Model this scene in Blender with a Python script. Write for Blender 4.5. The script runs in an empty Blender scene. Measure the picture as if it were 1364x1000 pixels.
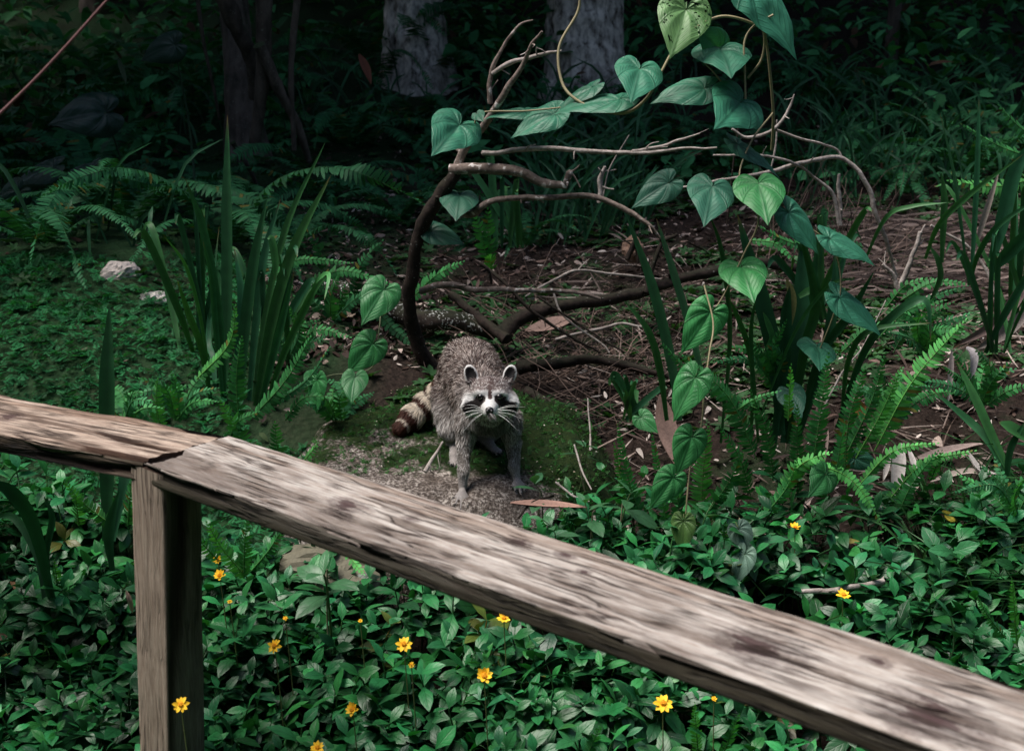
import bpy, math, random
import numpy as np
from mathutils import Vector, Matrix
random.seed(7)
rng = np.random.default_rng(7)
SC = bpy.context.scene
COLL = SC.collection
PI = math.pi
R = math.radians

# ------------------------------------------------------------------ camera, sky, sun, exposure
CAM_H, PITCH, FPX = 1.6, R(15.0), 1700.0
cam_d = bpy.data.cameras.new('camera')
cam = bpy.data.objects.new('camera', cam_d); COLL.objects.link(cam); SC.camera = cam
cam.location = (0, 0, CAM_H); cam.rotation_euler = (R(90) - PITCH, 0, 0)
cam_d.sensor_width = 36.0; cam_d.lens = 36.0 * FPX / 1364.0
cam_d.clip_start = 0.02; cam_d.clip_end = 400
cam_d.dof.use_dof = True; cam_d.dof.focus_distance = 3.08; cam_d.dof.aperture_fstop = 6.3

SUN_EL, SUN_AZ = R(67), R(-92)          # azimuth from +Y, clockwise; light comes from the upper left
world = bpy.data.worlds.new('World'); SC.world = world; world.use_nodes = True
wn = world.node_tree; wn.nodes.clear()
w_out = wn.nodes.new('ShaderNodeOutputWorld'); w_bg = wn.nodes.new('ShaderNodeBackground'); w_sky = wn.nodes.new('ShaderNodeTexSky')
w_sky.sky_type = 'NISHITA'; w_sky.sun_disc = False; w_sky.sun_elevation = SUN_EL; w_sky.sun_rotation = SUN_AZ
w_sky.air_density = 1.0; w_sky.dust_density = 3.0; w_sky.ozone_density = 1.0
w_bg.inputs['Strength'].default_value = 0.085
wn.links.new(w_sky.outputs[0], w_bg.inputs[0]); wn.links.new(w_bg.outputs[0], w_out.inputs[0])
sun_d = bpy.data.lights.new('sun', 'SUN'); sun_d.energy = 2.6; sun_d.angle = R(36); sun_d.color = (1.0, 0.95, 0.88)
sun = bpy.data.objects.new('sun', sun_d); COLL.objects.link(sun)
sdir = Vector((math.sin(SUN_AZ) * math.cos(SUN_EL), math.cos(SUN_AZ) * math.cos(SUN_EL), math.sin(SUN_EL)))
sun.rotation_euler = sdir.to_track_quat('Z', 'Y').to_euler()
SC.view_settings.view_transform = 'Standard'; SC.view_settings.look = 'None'
SC.view_settings.gamma = 1.0; SC.view_settings.use_curve_mapping = False
SC.view_settings.exposure = 1.02

# ------------------------------------------------------------------ maths helpers
CP, SP = math.cos(PITCH), math.sin(PITCH)
def at(px, py, Y):
    """world point seen in direction (px, py) of the 1364x1000 photo at forward distance Y"""
    u = (px - 682) / FPX; v = (500 - py) / FPX
    d = (u, CP + v * SP, -SP + v * CP); t = Y / d[1]
    return np.array((d[0] * t, Y, CAM_H + d[2] * t))
def proj(P):
    P = np.asarray(P, float); x, y, z = P[..., 0], P[..., 1], P[..., 2] - CAM_H
    f = y * CP - z * SP; up = y * SP + z * CP
    f = np.where(np.abs(f) < 1e-6, 1e-6, f)
    return 682 + FPX * x / f, 500 - FPX * up / f, f
def hsh(i, j, k):
    n = (i * 73856093) ^ (j * 19349663) ^ (k * 83492791)
    n = (n ^ (n >> 13)) * 1274126177
    return ((n ^ (n >> 16)) & 0xffff).astype(np.float64) / 65535.0
def vnoise(x, y, z=0.0):
    x, y, z = np.broadcast_arrays(np.asarray(x, float), np.asarray(y, float), np.asarray(z, float))
    i, j, k = np.floor(x).astype(np.int64), np.floor(y).astype(np.int64), np.floor(z).astype(np.int64)
    fx, fy, fz = x - i, y - j, z - k
    fx, fy, fz = [f * f * (3 - 2 * f) for f in (fx, fy, fz)]
    r = 0
    for a in (0, 1):
        for b in (0, 1):
            for c in (0, 1):
                w = (fx if a else 1 - fx) * (fy if b else 1 - fy) * (fz if c else 1 - fz)
                r = r + w * hsh(i + a, j + b, k + c)
    return r
def fbm(x, y, z=0.0, o=4):
    r, a, s = 0, 0.5, 1.0
    for q in range(o):
        r = r + a * vnoise(np.asarray(x) * s + 17.3 * q, np.asarray(y) * s + 5.1 * q, np.asarray(z) * s + 9.7 * q); a *= 0.5; s *= 2.03
    return r / (1 - 0.5 ** o)
def sstep(a, b, x):
    t = np.clip((np.asarray(x, float) - a) / (b - a), 0, 1); return t * t * (3 - 2 * t)
def unit(v):
    v = np.asarray(v, float); return v / np.maximum(np.linalg.norm(v, axis=-1, keepdims=True), 1e-9)
def spline(pts, n):
    """Catmull-Rom through pts (k, d)"""
    P = np.asarray(pts, float)
    if len(P) == 2: return P[0] + (P[1] - P[0]) * np.linspace(0, 1, n)[:, None]
    P = np.vstack([2 * P[0] - P[1], P, 2 * P[-1] - P[-2]])
    t = np.linspace(0, len(P) - 3 - 1e-6, n); i = t.astype(int); f = (t - i)[:, None]
    a, b, c, d = P[i], P[i + 1], P[i + 2], P[i + 3]
    return 0.5 * (2 * b + (c - a) * f + (2 * a - 5 * b + 4 * c - d) * f ** 2 + (3 * b - a - 3 * c + d) * f ** 3)
def rotm(rx, ry, rz):
    """(N,3,3) matrices Rz @ Ry @ Rx"""
    rx, ry, rz = np.broadcast_arrays(np.atleast_1d(rx), np.atleast_1d(ry), np.atleast_1d(rz))
    o = np.zeros(rx.shape); l = np.ones(rx.shape)
    cx, sx, cy, sy, cz, sz = np.cos(rx), np.sin(rx), np.cos(ry), np.sin(ry), np.cos(rz), np.sin(rz)
    X = np.stack([l, o, o, o, cx, -sx, o, sx, cx], -1).reshape(-1, 3, 3)
    Yy = np.stack([cy, o, sy, o, l, o, -sy, o, cy], -1).reshape(-1, 3, 3)
    Z = np.stack([cz, -sz, o, sz, cz, o, o, o, l], -1).reshape(-1, 3, 3)
    return Z @ Yy @ X

# ------------------------------------------------------------------ mesh helpers
class Geo:
    def __init__(s): s.V, s.F, s.C, s.U, s.n = [], [], [], [], 0
    def add(s, V, F, C=(1, 1, 1), U=None):
        V = np.asarray(V, float).reshape(-1, 3); F = np.asarray(F, np.int64)
        C = np.broadcast_to(np.asarray(C, float), (len(V), 3))
        if U is None: U = np.zeros((len(V), 2))
        s.V.append(V); s.F.append(F + s.n); s.C.append(C); s.U.append(np.asarray(U, float)); s.n += len(V); return s
    def merge(s, g):
        for V, F, C, U in zip(g.V, g.F, g.C, g.U): pass
        return s
    def arrays(s):
        return np.vstack(s.V), s.F, np.vstack(s.C), np.vstack(s.U)
    def mesh(s, name, mat, smooth=True):
        V = np.vstack(s.V); C = np.vstack(s.C); U = np.vstack(s.U)
        me = bpy.data.meshes.new(name)
        me.vertices.add(len(V)); me.vertices.foreach_set('co', V.ravel().astype(np.float32))
        li = np.concatenate([f.ravel() for f in s.F]); tot = np.concatenate([np.full(len(f), f.shape[1]) for f in s.F])
        st = np.concatenate([[0], np.cumsum(tot)[:-1]])
        me.loops.add(len(li)); me.loops.foreach_set('vertex_index', li.astype(np.int32))
        me.polygons.add(len(tot)); me.polygons.foreach_set('loop_start', st.astype(np.int32))
        me.polygons.foreach_set('use_smooth', np.full(len(tot), smooth))
        me.update(calc_edges=True)
        ca = me.color_attributes.new('Col', 'FLOAT_COLOR', 'POINT')
        ca.data.foreach_set('color', np.hstack([C, np.ones((len(C), 1))]).ravel().astype(np.float32))
        uv = me.uv_layers.new(name='UVMap'); uv.data.foreach_set('uv', U[li].ravel().astype(np.float32))
        if mat: me.materials.append(mat)
        return me
def obj(name, data, parent=None, loc=None, label=None, cat=None, group=None, kind=None, rot=None, scale=None):
    o = bpy.data.objects.new(name, data); COLL.objects.link(o)
    if parent: o.parent = parent
    if loc is not None: o.location = loc
    if rot is not None: o.rotation_euler = rot
    if scale is not None: o.scale = scale if hasattr(scale, '__len__') else (scale,) * 3
    if label: o['label'] = label
    if cat: o['category'] = cat
    if group: o['group'] = group
    if kind: o['kind'] = kind
    return o
def root(name, loc, label, cat, group=None, rz=0, scale=None):
    return obj(name, None, None, loc, label, cat, group, None, (0, 0, rz), scale)
def build(g, name, mat, parent=None, **k):
    """mesh given in world coordinates; when it has a parent or a loc it is stored relative to it"""
    off = np.array(parent.location) if parent is not None else (np.array(k['loc']) if 'loc' in k else np.zeros(3))
    g.V = [v - off for v in g.V]
    sm = k.pop('smooth', True)
    return obj(name, g.mesh(name, mat, sm), parent, **k)
def grid_faces(nu, nv, wrap=False):
    """nu rows x nv columns of vertices, index = i*nv + j"""
    i, j = np.meshgrid(np.arange(nu - 1), np.arange(nv if wrap else nv - 1), indexing='ij')
    i, j = i.ravel(), j.ravel(); j2 = (j + 1) % nv
    return np.stack([i * nv + j, i * nv + j2, (i + 1) * nv + j2, (i + 1) * nv + j], -1)
def instance(g, T, M, P, S, Cm):
    """copies of template T = (V, [F], C, U) with matrices M, positions P, scales S, colour multipliers Cm, into Geo g"""
    V, Fs, C, U = T; N = len(P); n = len(V)
    W = np.einsum('nij,vj->nvi', M, V) * np.asarray(S).reshape(-1, 1, 1) + np.asarray(P)[:, None, :]
    CC = C[None] * np.asarray(Cm)[:, None, :]
    base = (np.arange(N) * n)[:, None, None]; off = g.n
    g.V.append(W.reshape(-1, 3)); g.C.append(CC.reshape(-1, 3)); g.U.append(np.tile(U, (N, 1))); g.n += N * n
    for F in Fs: g.F.append((F[None] + base).reshape(-1, F.shape[1]) + off)
def tmpl(g):
    V, F, C, U = g.arrays(); return V, F, C, U
def frames(P):
    T = unit(np.gradient(P, axis=0)); n = np.cross(T[0], (0, 0, 1.0))
    if np.linalg.norm(n) < 1e-3: n = np.array((1.0, 0, 0))
    n = unit(n); Ns = []
    for t in T:
        n = unit(n - t * np.dot(n, t)); Ns.append(n)
    Ns = np.array(Ns); return T, Ns, np.cross(T, Ns)
def tube(g, pts, rad, k=6, n=None, col=(1, 1, 1), rough=0.0, cap=True, seed=0.0):
    n = n or max(8, len(pts) * 5)
    P = spline(pts, n); rr = np.interp(np.linspace(0, 1, n), np.linspace(0, 1, len(rad)), rad) if hasattr(rad, '__len__') else np.full(n, rad)
    T, A, B = frames(P); th = np.linspace(0, 2 * PI, k, endpoint=False)
    L = np.concatenate([[0], np.cumsum(np.linalg.norm(np.diff(P, axis=0), axis=1))])
    r = np.repeat(rr[:, None], k, 1)
    if rough:
        nz = fbm(np.cos(th)[None] * 1.5 + seed, np.sin(th)[None] * 1.5, L[:, None] * 26 + seed * 3, 3) - 0.5
        r = r * (1 + rough * 2 * nz)
    V = P[:, None] + r[..., None] * (np.cos(th)[None, :, None] * A[:, None] + np.sin(th)[None, :, None] * B[:, None])
    U = np.stack(np.broadcast_arrays(th[None] / (2 * PI), L[:, None]), -1).reshape(-1, 2)
    V = V.reshape(-1, 3); F = [grid_faces(n, k, True)]
    g.add(V, F[0], col, U)
    if cap:
        for e, idx in ((0, np.arange(k)[::-1]), (n - 1, (n - 1) * k + np.arange(k))):
            c = P[e] + (T[e] if e else -T[e]) * rr[e] * 0.4
            b = g.n; g.add(np.vstack([V[idx], c]), [[i, (i + 1) % k, k] for i in range(k)], col)
    return g

# ------------------------------------------------------------------ materials
class M:
    def __init__(s, name):
        s.m = bpy.data.materials.new(name); s.m.use_nodes = True; s.t = s.m.node_tree; s.t.nodes.clear()
    def n(s, typ, ins=None, out=0, **a):
        nd = s.t.nodes.new('ShaderNode' + typ)
        for k, v in a.items(): setattr(nd, k, v)
        for k, v in (ins or {}).items():
            if isinstance(v, bpy.types.NodeSocket): s.t.links.new(v, nd.inputs[k])
            else: nd.inputs[k].default_value = v
        return nd.outputs[out] if out is not None else nd
    def math(s, op, a, b=0.0, c=0.0, clamp=False):
        return s.n('Math', {0: a, 1: b, 2: c}, operation=op, use_clamp=clamp)
    def mix(s, f, a, b, mode='MIX'):
        def cc(v): return v if isinstance(v, bpy.types.NodeSocket) else (tuple(v) + (1,))[:4]
        return s.n('Mix', {0: f, 6: cc(a), 7: cc(b)}, 2, data_type='RGBA', blend_type=mode)
    def ramp(s, f, stops):
        nd = s.t.nodes.new('ShaderNodeValToRGB'); s.t.links.new(f, nd.inputs[0]); el = nd.color_ramp.elements
        while len(el) < len(stops): el.new(0.5)
        for e, (p, c) in zip(el, stops):
            e.position = p; e.color = (c, c, c, 1) if not hasattr(c, '__len__') else tuple(c) + (1,)
        return nd.outputs[0]
    def noise(s, vec, scale, detail=4, rough=0.55, out=0, dist=0.0):
        return s.n('TexNoise', {'Vector': vec, 'Scale': scale, 'Detail': detail, 'Roughness': rough, 'Distortion': dist}, out)
    def obj(s): return s.n('TexCoord', None, 3)
    def scaled(s, vec, sc): return s.n('Mapping', {'Vector': vec, 'Scale': sc})
    def bump(s, h, dist=0.002, strength=0.6): return s.n('Bump', {'Height': h, 'Distance': dist, 'Strength': strength})
    def out(s, sh): s.n('OutputMaterial', {'Surface': sh}, None); return s.m
    def bsdf(s, col, rough=0.6, spec=0.5, normal=None, **k):
        ins = {'Base Color': col if isinstance(col, bpy.types.NodeSocket) else tuple(col) + (1,), 'Roughness': rough, 'Specular IOR Level': spec}
        if normal is not None: ins['Normal'] = normal
        ins.update(k); return s.n('BsdfPrincipled', ins)

def foliage_mat(name, rough=0.42, spec=0.5, transl=0.16, vein=None, rnd=0.35, tint=(1, 1, 1)):
    m = M(name); col = m.n('Attribute', None, 0, attribute_name='Col')
    oi = m.n('ObjectInfo', None, 5)
    f = m.math('MULTIPLY_ADD', oi, rnd, 1 - rnd / 2)
    pos = m.n('NewGeometry', None, 0)
    nz = m.noise(pos, 35, 3); f = m.math('MULTIPLY', f, m.math('MULTIPLY_ADD', nz, 0.9, 0.55))
    col = m.mix(1.0, col, m.n('CombineColor', {0: f, 1: f, 2: f}), 'MULTIPLY')
    normal = None
    if vein:
        uv = m.n('TexCoord', None, 2); sp = m.n('SeparateXYZ', {0: uv}, None); q, s_ = sp.outputs[0], sp.outputs[1]
        aq = m.math('ABSOLUTE', q)
        if vein == 'heart':
            a = m.math('MULTIPLY', aq, 4.5); d = m.math('ABSOLUTE', m.math('SUBTRACT', a, m.math('ROUND', a)))
            main = m.ramp(m.math('MULTIPLY', d, m.math('ADD', s_, 0.1)), [(0.0, 1.0), (0.07, 0.0)])
            cr = m.math('SINE', m.math('MULTIPLY_ADD', s_, 48.0, m.math('MULTIPLY', d, 9.0)))
            cr = m.ramp(m.math('MULTIPLY_ADD', cr, 0.5, 0.5), [(0.0, 0.7), (0.3, 0.0)])
            h = m.math('MAXIMUM', main, m.math('MULTIPLY', cr, 0.6))
        else:
            main = m.ramp(aq, [(0.0, 1.0), (0.10, 0.0)])
            cr = m.math('SINE', m.math('MULTIPLY_ADD', s_, 30.0, m.math('MULTIPLY', aq, -9.0)))
            cr = m.ramp(m.math('MULTIPLY_ADD', cr, 0.5, 0.5), [(0.0, 0.8), (0.35, 0.0)])
            h = m.math('MAXIMUM', main, m.math('MULTIPLY', cr, 0.5))
        col = m.mix(m.math('MULTIPLY', h, 0.6), col, m.mix(1.0, col, (0.4, 0.45, 0.4), 'MULTIPLY'))
        blot = m.ramp(m.noise(pos, 90, 5, 0.7), [(0.60, 0.0), (0.72, 0.8)])
        col = m.mix(m.math('MULTIPLY', blot, 0.5), col, m.mix(1.0, col, (1.5, 1.25, 0.8), 'MULTIPLY'))
        normal = m.bump(m.math('SUBTRACT', 1.0, h), 0.0016 if vein == 'heart' else 0.0006, 0.7)
    b = m.bsdf(col, rough, spec, normal)
    if transl:
        t = m.n('BsdfTranslucent', {'Color': m.mix(1.0, col, (1.3, 1.6, 0.5), 'MULTIPLY')})
        b = m.n('MixShader', {0: transl, 1: b, 2: t})
    return m.out(b)
MAT = {}
MAT['heart'] = foliage_mat('heart_leaf', 0.45, 0.38, 0.10, 'heart', 0.2)
MAT['carpet'] = foliage_mat('glossy_leaf', 0.38, 0.38, 0.12, 'pinnate', 0.0)
MAT['fern'] = foliage_mat('fern_leaf', 0.6, 0.22, 0.2, None, 0.3)
MAT['blade'] = foliage_mat('strap_leaf', 0.5, 0.3, 0.12, None, 0.3)
MAT['crown'] = foliage_mat('crown_leaf', 0.7, 0.12, 0.15, None, 0.0)
def attr_mat(name, rough=0.8, spec=0.2, bump=0.0, scale=120, rnd=0.0, var=0.6):
    m = M(name); col = m.n('Attribute', None, 0, attribute_name='Col'); pos = m.obj()
    nz = m.noise(pos, scale, 5, 0.65); f = m.math('MULTIPLY_ADD', nz, var * 2, 1 - var)
    if rnd: f = m.math('MULTIPLY', f, m.math('MULTIPLY_ADD', m.n('ObjectInfo', None, 5), rnd, 1 - rnd / 2))
    col = m.mix(1.0, col, m.n('CombineColor', {0: f, 1: f, 2: f}), 'MULTIPLY')
    return m.out(m.bsdf(col, rough, spec, m.bump(nz, bump, 0.8) if bump else None))
MAT['litter'] = attr_mat('dry_leaf', 0.75, 0.25, 0.001, 150)
MAT['petal'] = attr_mat('petal', 0.6, 0.2, 0, 200, 0, 0.2)
MAT['stem'] = attr_mat('stem', 0.6, 0.35, 0.0006, 300, 0, 0.4)
MAT['claw'] = attr_mat('claw', 0.35, 0.5, 0, 60, 0, 0.1)

def bark_mat(name, c1, c2, scale=40, stretch=(1, 1, 1), lichen=0.0, lc=(0.6, 0.6, 0.55), moss=0.0, ls=120):
    m = M(name); o = m.obj(); v = m.scaled(o, stretch)
    n1 = m.noise(v, scale, 6, 0.65); n2 = m.noise(o, scale * 0.25, 4, 0.6)
    col = m.mix(m.ramp(n1, [(0.34, 0.0), (0.60, 1.0)]), c1, c2)
    col = m.mix(m.math('MULTIPLY', m.ramp(n2, [(0.4, 0.0), (0.7, 1.0)]), 0.5), col, [c * 0.5 for c in c1])
    if lichen:
        l = m.ramp(m.noise(o, ls, 3, 0.5), [(0.70 - lichen * 0.22, 0.0), (0.74 - lichen * 0.22, 1.0)])
        l = m.math('MULTIPLY', l, m.ramp(m.noise(o, ls / 6, 2), [(0.44, 0.0), (0.56, 1.0)]))
        col = m.mix(l, col, lc)
    if moss:
        nz = m.n('SeparateXYZ', {0: m.n('NewGeometry', None, 1)}, 2)
        k = m.math('MULTIPLY', m.ramp(m.math('MULTIPLY_ADD', n2, 0.8, m.math('MULTIPLY', nz, 0.3)), [(0.5, 0.0), (0.62, 1.0)]), moss)
        col = m.mix(k, col, (0.03, 0.07, 0.02))
    return m.out(m.bsdf(col, 0.85, 0.2, m.bump(n1, 0.004, 0.9)))
MAT['branch'] = bark_mat('branch_bark', (0.10, 0.075, 0.065), (0.30, 0.24, 0.21), 60, (1, 1, 1), 0.5, (0.6, 0.56, 0.54), 0, 60)
MAT['dark_branch'] = bark_mat('dark_bark', (0.012, 0.009, 0.008), (0.045, 0.032, 0.027), 45, (1, 1, 1), 0.15, (0.3, 0.3, 0.28), 0.1)
MAT['pale_twig'] = bark_mat('pale_twig', (0.22, 0.18, 0.16), (0.5, 0.45, 0.42), 90)
MAT['speck_log'] = bark_mat('speckled_log', (0.016, 0.012, 0.010), (0.06, 0.045, 0.038), 35, (1, 1, 1), 0.55, (0.75, 0.75, 0.72), 0.2, 150)
MAT['palm_bark'] = bark_mat('fibrous_bark', (0.07, 0.058, 0.05), (0.85, 0.79, 0.72), 11, (2.2, 2.2, 1.1), 0.0)
MAT['tree_bark'] = bark_mat('tree_bark', (0.05, 0.042, 0.035), (0.16, 0.13, 0.11), 18, (1, 1, 0.3), 0.3, (0.2, 0.22, 0.18), 0.6)

def wood_mat(name, knots, pale, brown, stain, rough_amt=1.0, axis='x', crackw=1.0):
    m = M(name); o = m.obj()
    st = (2.2, 34, 34) if axis == 'x' else (34, 34, 2.2)
    st2 = (1.0, 9, 9) if axis == 'x' else (9, 9, 1.0)
    wv = m.n('VectorMath', {0: o, 1: m.n('VectorMath', {0: m.noise(o, 5, 2, 0.5, 1), 3: 0.02}, operation='SCALE')}, operation='ADD')
    g1 = m.noise(m.scaled(wv, st), 6.5, 8, 0.72); g2 = m.noise(m.scaled(wv, (3.5, 12, 12) if axis == 'x' else st2), 3.0, 7, 0.72); g3 = m.noise(o, 7, 4, 0.6)
    fine = m.noise(m.scaled(o, (12, 230, 230) if axis == 'x' else (230, 230, 12)), 2.0, 4, 0.7)
    col = m.mix(m.ramp(g1, [(0.35, 0.0), (0.62, 1.0)]), brown, pale)
    col = m.mix(m.math('MULTIPLY', m.ramp(fine, [(0.35, 1.0), (0.6, 0.0)]), 0.35 * rough_amt), col, [c * 0.45 for c in brown])
    col = m.mix(m.math('MULTIPLY', m.ramp(g2, [(0.52, 0.0), (0.70, 1.0)]), 0.5 * rough_amt), col, stain)
    col = m.mix(m.math('MULTIPLY', m.ramp(g3, [(0.5, 0.0), (0.75, 1.0)]), 0.3), col, [c * 1.25 for c in pale])
    h = m.math('ADD', m.math('MULTIPLY', g1, 0.8), m.math('MULTIPLY', fine, 0.4))
    for (kx, ky, kz, kr) in knots:
        d = m.n('VectorMath', {0: m.n('VectorMath', {0: wv, 1: (kx, ky, kz)}, operation='SUBTRACT'), 1: (0.7, 1.0, 0.2)}, operation='MULTIPLY')
        d = m.math('DIVIDE', m.n('VectorMath', {0: d}, 1, operation='LENGTH'), kr)
        d = m.math('ADD', d, m.math('MULTIPLY_ADD', m.noise(m.scaled(o, (0.45, 1, 1)), 48, 5, 0.75), 1.9, -0.95))
        k = m.ramp(d, [(0.0, 0.95), (0.35, 0.85), (0.5, 0.35), (0.65, 0.55), (1.0, 0.0)])
        col = m.mix(k, col, (0.045, 0.02, 0.022)); h = m.math('SUBTRACT', h, m.math('MULTIPLY', k, 0.6))
    ln_ = m.noise(m.scaled(wv, (1.3, 26, 26) if axis == 'x' else (26, 26, 1.3)), 2.6, 3, 0.55)
    lk = m.ramp(m.math('ABSOLUTE', m.math('SUBTRACT', ln_, 0.5)), [(0.0, 1.0), (0.012 * crackw, 0.75), (0.03 * crackw, 0.0)])
    lk = m.math('MULTIPLY', lk, m.ramp(m.noise(o, 6, 2), [(0.38, 0.0), (0.55, 1.0)]))
    col = m.mix(m.math('MULTIPLY', lk, min(1.0, 0.6 * crackw)), col, (0.035, 0.022, 0.018)); h = m.math('SUBTRACT', h, lk)
    rgb = m.n('SeparateColor', {0: m.n('Attribute', None, 0, attribute_name='Col')}, None); stain_shade_fac = rgb.outputs[0]
    col = m.mix(m.math('MULTIPLY', rgb.outputs[2], 0.75), col, m.mix(1.0, col, (0.50, 0.40, 0.34), 'MULTIPLY'))
    col = m.mix(m.math('MULTIPLY', rgb.outputs[1], 0.9, clamp=True), col, m.mix(1.0, col, (0.16, 0.11, 0.09), 'MULTIPLY'))
    col = m.mix(m.math('SUBTRACT', 1.0, stain_shade_fac), col, m.mix(1.0, col, (0.10, 0.095, 0.065), 'MULTIPLY'))  # red channel: dark faces, algae stain with painted-in shade
    return m.out(m.bsdf(col, 0.82, 0.25, m.bump(h, 0.003, 0.9)))
# ------------------------------------------------------------------ ground
def hgt(x, y, detail=True):
    x = np.asarray(x, float); y = np.asarray(y, float)
    z = np.interp(y, [-60, 1.2, 1.7, 2.2, 2.9, 3.5, 5, 7, 9, 12, 16, 24, 60], [0, 0, 0.03, 0.10, 0.36, 0.56, 0.76, 1.06, 1.55, 2.7, 4.2, 7.0, 9.0])
    z = z + 0.27 * np.exp(-(((x + 1.42) / 0.75) ** 2 + ((y - 4.15) / 0.75) ** 2)) * sstep(2.4, 3.6, y)
    z = z + 0.10 * np.exp(-(((x + 0.9) / 0.7) ** 2 + ((y - 3.5) / 0.6) ** 2))
    z = z + 0.12 * np.exp(-(((x - 1.6) / 0.8) ** 2 + ((y - 3.4) / 0.7) ** 2)) - 0.05 * np.exp(-(((x - 0.5) / 0.5) ** 2 + ((y - 3.3) / 0.5) ** 2))
    w = sstep(1.2, 2.2, y)
    z = z + w * 0.10 * (fbm(x * 1.1, y * 1.1, 3.0, 3) - 0.5) * sstep(2.5, 5, y)
    if detail: z = z + w * 0.05 * (fbm(x * 6, y * 6, 1.0, 4) - 0.5)
    return z
def gpt(px, py):
    ys = np.arange(1.6, 14, 0.01); u = (px - 682) / FPX; v = (500 - py) / FPX
    d = np.array((u, CP + v * SP, -SP + v * CP)); t = ys / d[1]
    z = CAM_H + d[2] * t; k = np.argmax(z <= hgt(d[0] * t, ys)); return np.array((d[0] * t[k], ys[k], z[k]))
def axis_pts(lo, a, b, hi, fine, coarse):
    l = np.arange(lo, a, coarse); c = np.arange(a, b, fine); r = np.arange(b, hi + coarse, coarse); return np.concatenate([l, c, r])
gx = axis_pts(-40, -3.6, 3.6, 40, 0.03, 0.7); gy = axis_pts(-20, 1.6, 7.6, 60, 0.03, 0.6)
X, Y = np.meshgrid(gx, gy, indexing='ij'); Z = hgt(X, Y)
near = (np.abs(X) < 3.6) & (Y > 1.6) & (Y < 7.6)
Z = Z + near * 0.012 * (fbm(X * 30, Y * 30, 0, 2) - 0.5)
g = Geo(); g.add(np.stack([X, Y, Z], -1).reshape(-1, 3), grid_faces(len(gx), len(gy)))
m = M('forest_floor'); pos = m.n('NewGeometry', None, 0)
n1 = m.noise(pos, 60, 6, 0.7); n2 = m.noise(pos, 2.2, 4, 0.6); vor = m.n('TexVoronoi', {'Vector': pos, 'Scale': 55.0, 'Randomness': 1.0}, None)
col = m.mix(m.ramp(n1, [(0.3, 0.0), (0.7, 1.0)]), (0.010, 0.007, 0.005), (0.055, 0.036, 0.029))
col = m.mix(m.ramp(m.noise(pos, 140, 4, 0.7), [(0.45, 0.0), (0.6, 0.8)]), col, (0.02, 0.013, 0.01)); col = m.mix(m.ramp(vor.outputs[0], [(0.0, 0.35), (0.2, 0.0)]), col, (0.15, 0.105, 0.088))
col = m.mix(m.math('MULTIPLY', m.ramp(n2, [(0.52, 0.0), (0.62, 1.0)]), 0.6), col, (0.02, 0.045, 0.016))
sx = m.n('SeparateXYZ', {0: pos}, None)
mound = m.math('MULTIPLY', m.ramp(m.math('MULTIPLY_ADD', sx.outputs[0], -1.0, -0.35), [(0.0, 0.0), (0.3, 1.0)]), m.ramp(n2, [(0.3, 0.4), (0.5, 1.0)]))
col = m.mix(m.math('MULTIPLY', mound, 0.85), col, (0.018, 0.06, 0.02))
floor_mat = m.out(m.bsdf(col, 0.9, 0.2, m.bump(m.math('ADD', n1, vor.outputs[0]), 0.01, 0.8)))
build(g, 'ground', floor_mat, kind='structure')

# ------------------------------------------------------------------ mossy rock under the raccoon
RX, RY = -0.17, 3.22
def rtop(x, y):
    return 0.525 + (y - 2.91) * 0.16 + 0.02 * (fbm(np.asarray(x) * 5, np.asarray(y) * 5, 4, 3) - 0.5)
def rz(x, y):
    a = np.abs(np.asarray(x) - RX) / 0.46; b = np.abs(np.asarray(y) - RY) / 0.46
    rho = (a ** 2.6 + b ** 2.6) ** (1 / 2.6)
    return rtop(x, y) - 0.95 * np.maximum(rho - 0.62, 0) ** 2
th = np.linspace(0, 2 * PI, 160, endpoint=False); rh = np.concatenate([np.linspace(0.01, 1.0, 70), np.linspace(1.02, 1.5, 22)])
TH, RH = np.meshgrid(th, rh, indexing='xy')
k = (np.abs(np.cos(TH)) ** 2.6 + np.abs(np.sin(TH)) ** 2.6) ** (-1 / 2.6)
k = k * (1 + 0.18 * (vnoise(np.cos(TH) * 2 + 5, np.sin(TH) * 2, 2.0) - 0.5))
x = RX + 0.46 * RH * k * np.cos(TH); y = RY + 0.46 * RH * k * np.sin(TH)
z = rz(x, y) + 0.03 * (fbm(x * 9, y * 9, 7, 4) - 0.5) * sstep(0.45, 1.0, RH) + 0.016 * (fbm(x * 34, y * 34, 7, 3) - 0.5)
g = Geo(); g.add(np.stack([x, y, z], -1).reshape(-1, 3), grid_faces(len(rh), 160, True))
c0 = np.array((RX, RY, float(rtop(RX, RY)))); g.add(np.vstack([np.stack([x, y, z], -1)[0], c0]), [[i, (i + 1) % 160, 160] for i in range(160)])
m = M('mossy_rock'); pos = m.n('NewGeometry', None, 0)
n1 = m.noise(pos, 130, 5, 0.75); n2 = m.noise(pos, 7, 5, 0.65); n3 = m.noise(pos, 420, 2, 0.5)
grit = m.mix(m.ramp(m.noise(pos, 22, 5, 0.7), [(0.38, 0.0), (0.62, 1.0)]), m.ramp(n1, [(0.36, (0.02, 0.016, 0.013)), (0.60, (0.17, 0.135, 0.115))]), m.ramp(n1, [(0.36, (0.07, 0.055, 0.048)), (0.49, (0.16, 0.13, 0.115)), (0.57, (0.62, 0.56, 0.51))]))
n4 = m.noise(pos, 28, 5, 0.7)
mossc = m.mix(m.ramp(n4, [(0.35, 0.0), (0.7, 1.0)]), m.ramp(n1, [(0.3, (0.003, 0.010, 0.002)), (0.6, (0.010, 0.032, 0.006))]), m.ramp(n1, [(0.3, (0.008, 0.028, 0.004)), (0.7, (0.045, 0.065, 0.015))]))
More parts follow.
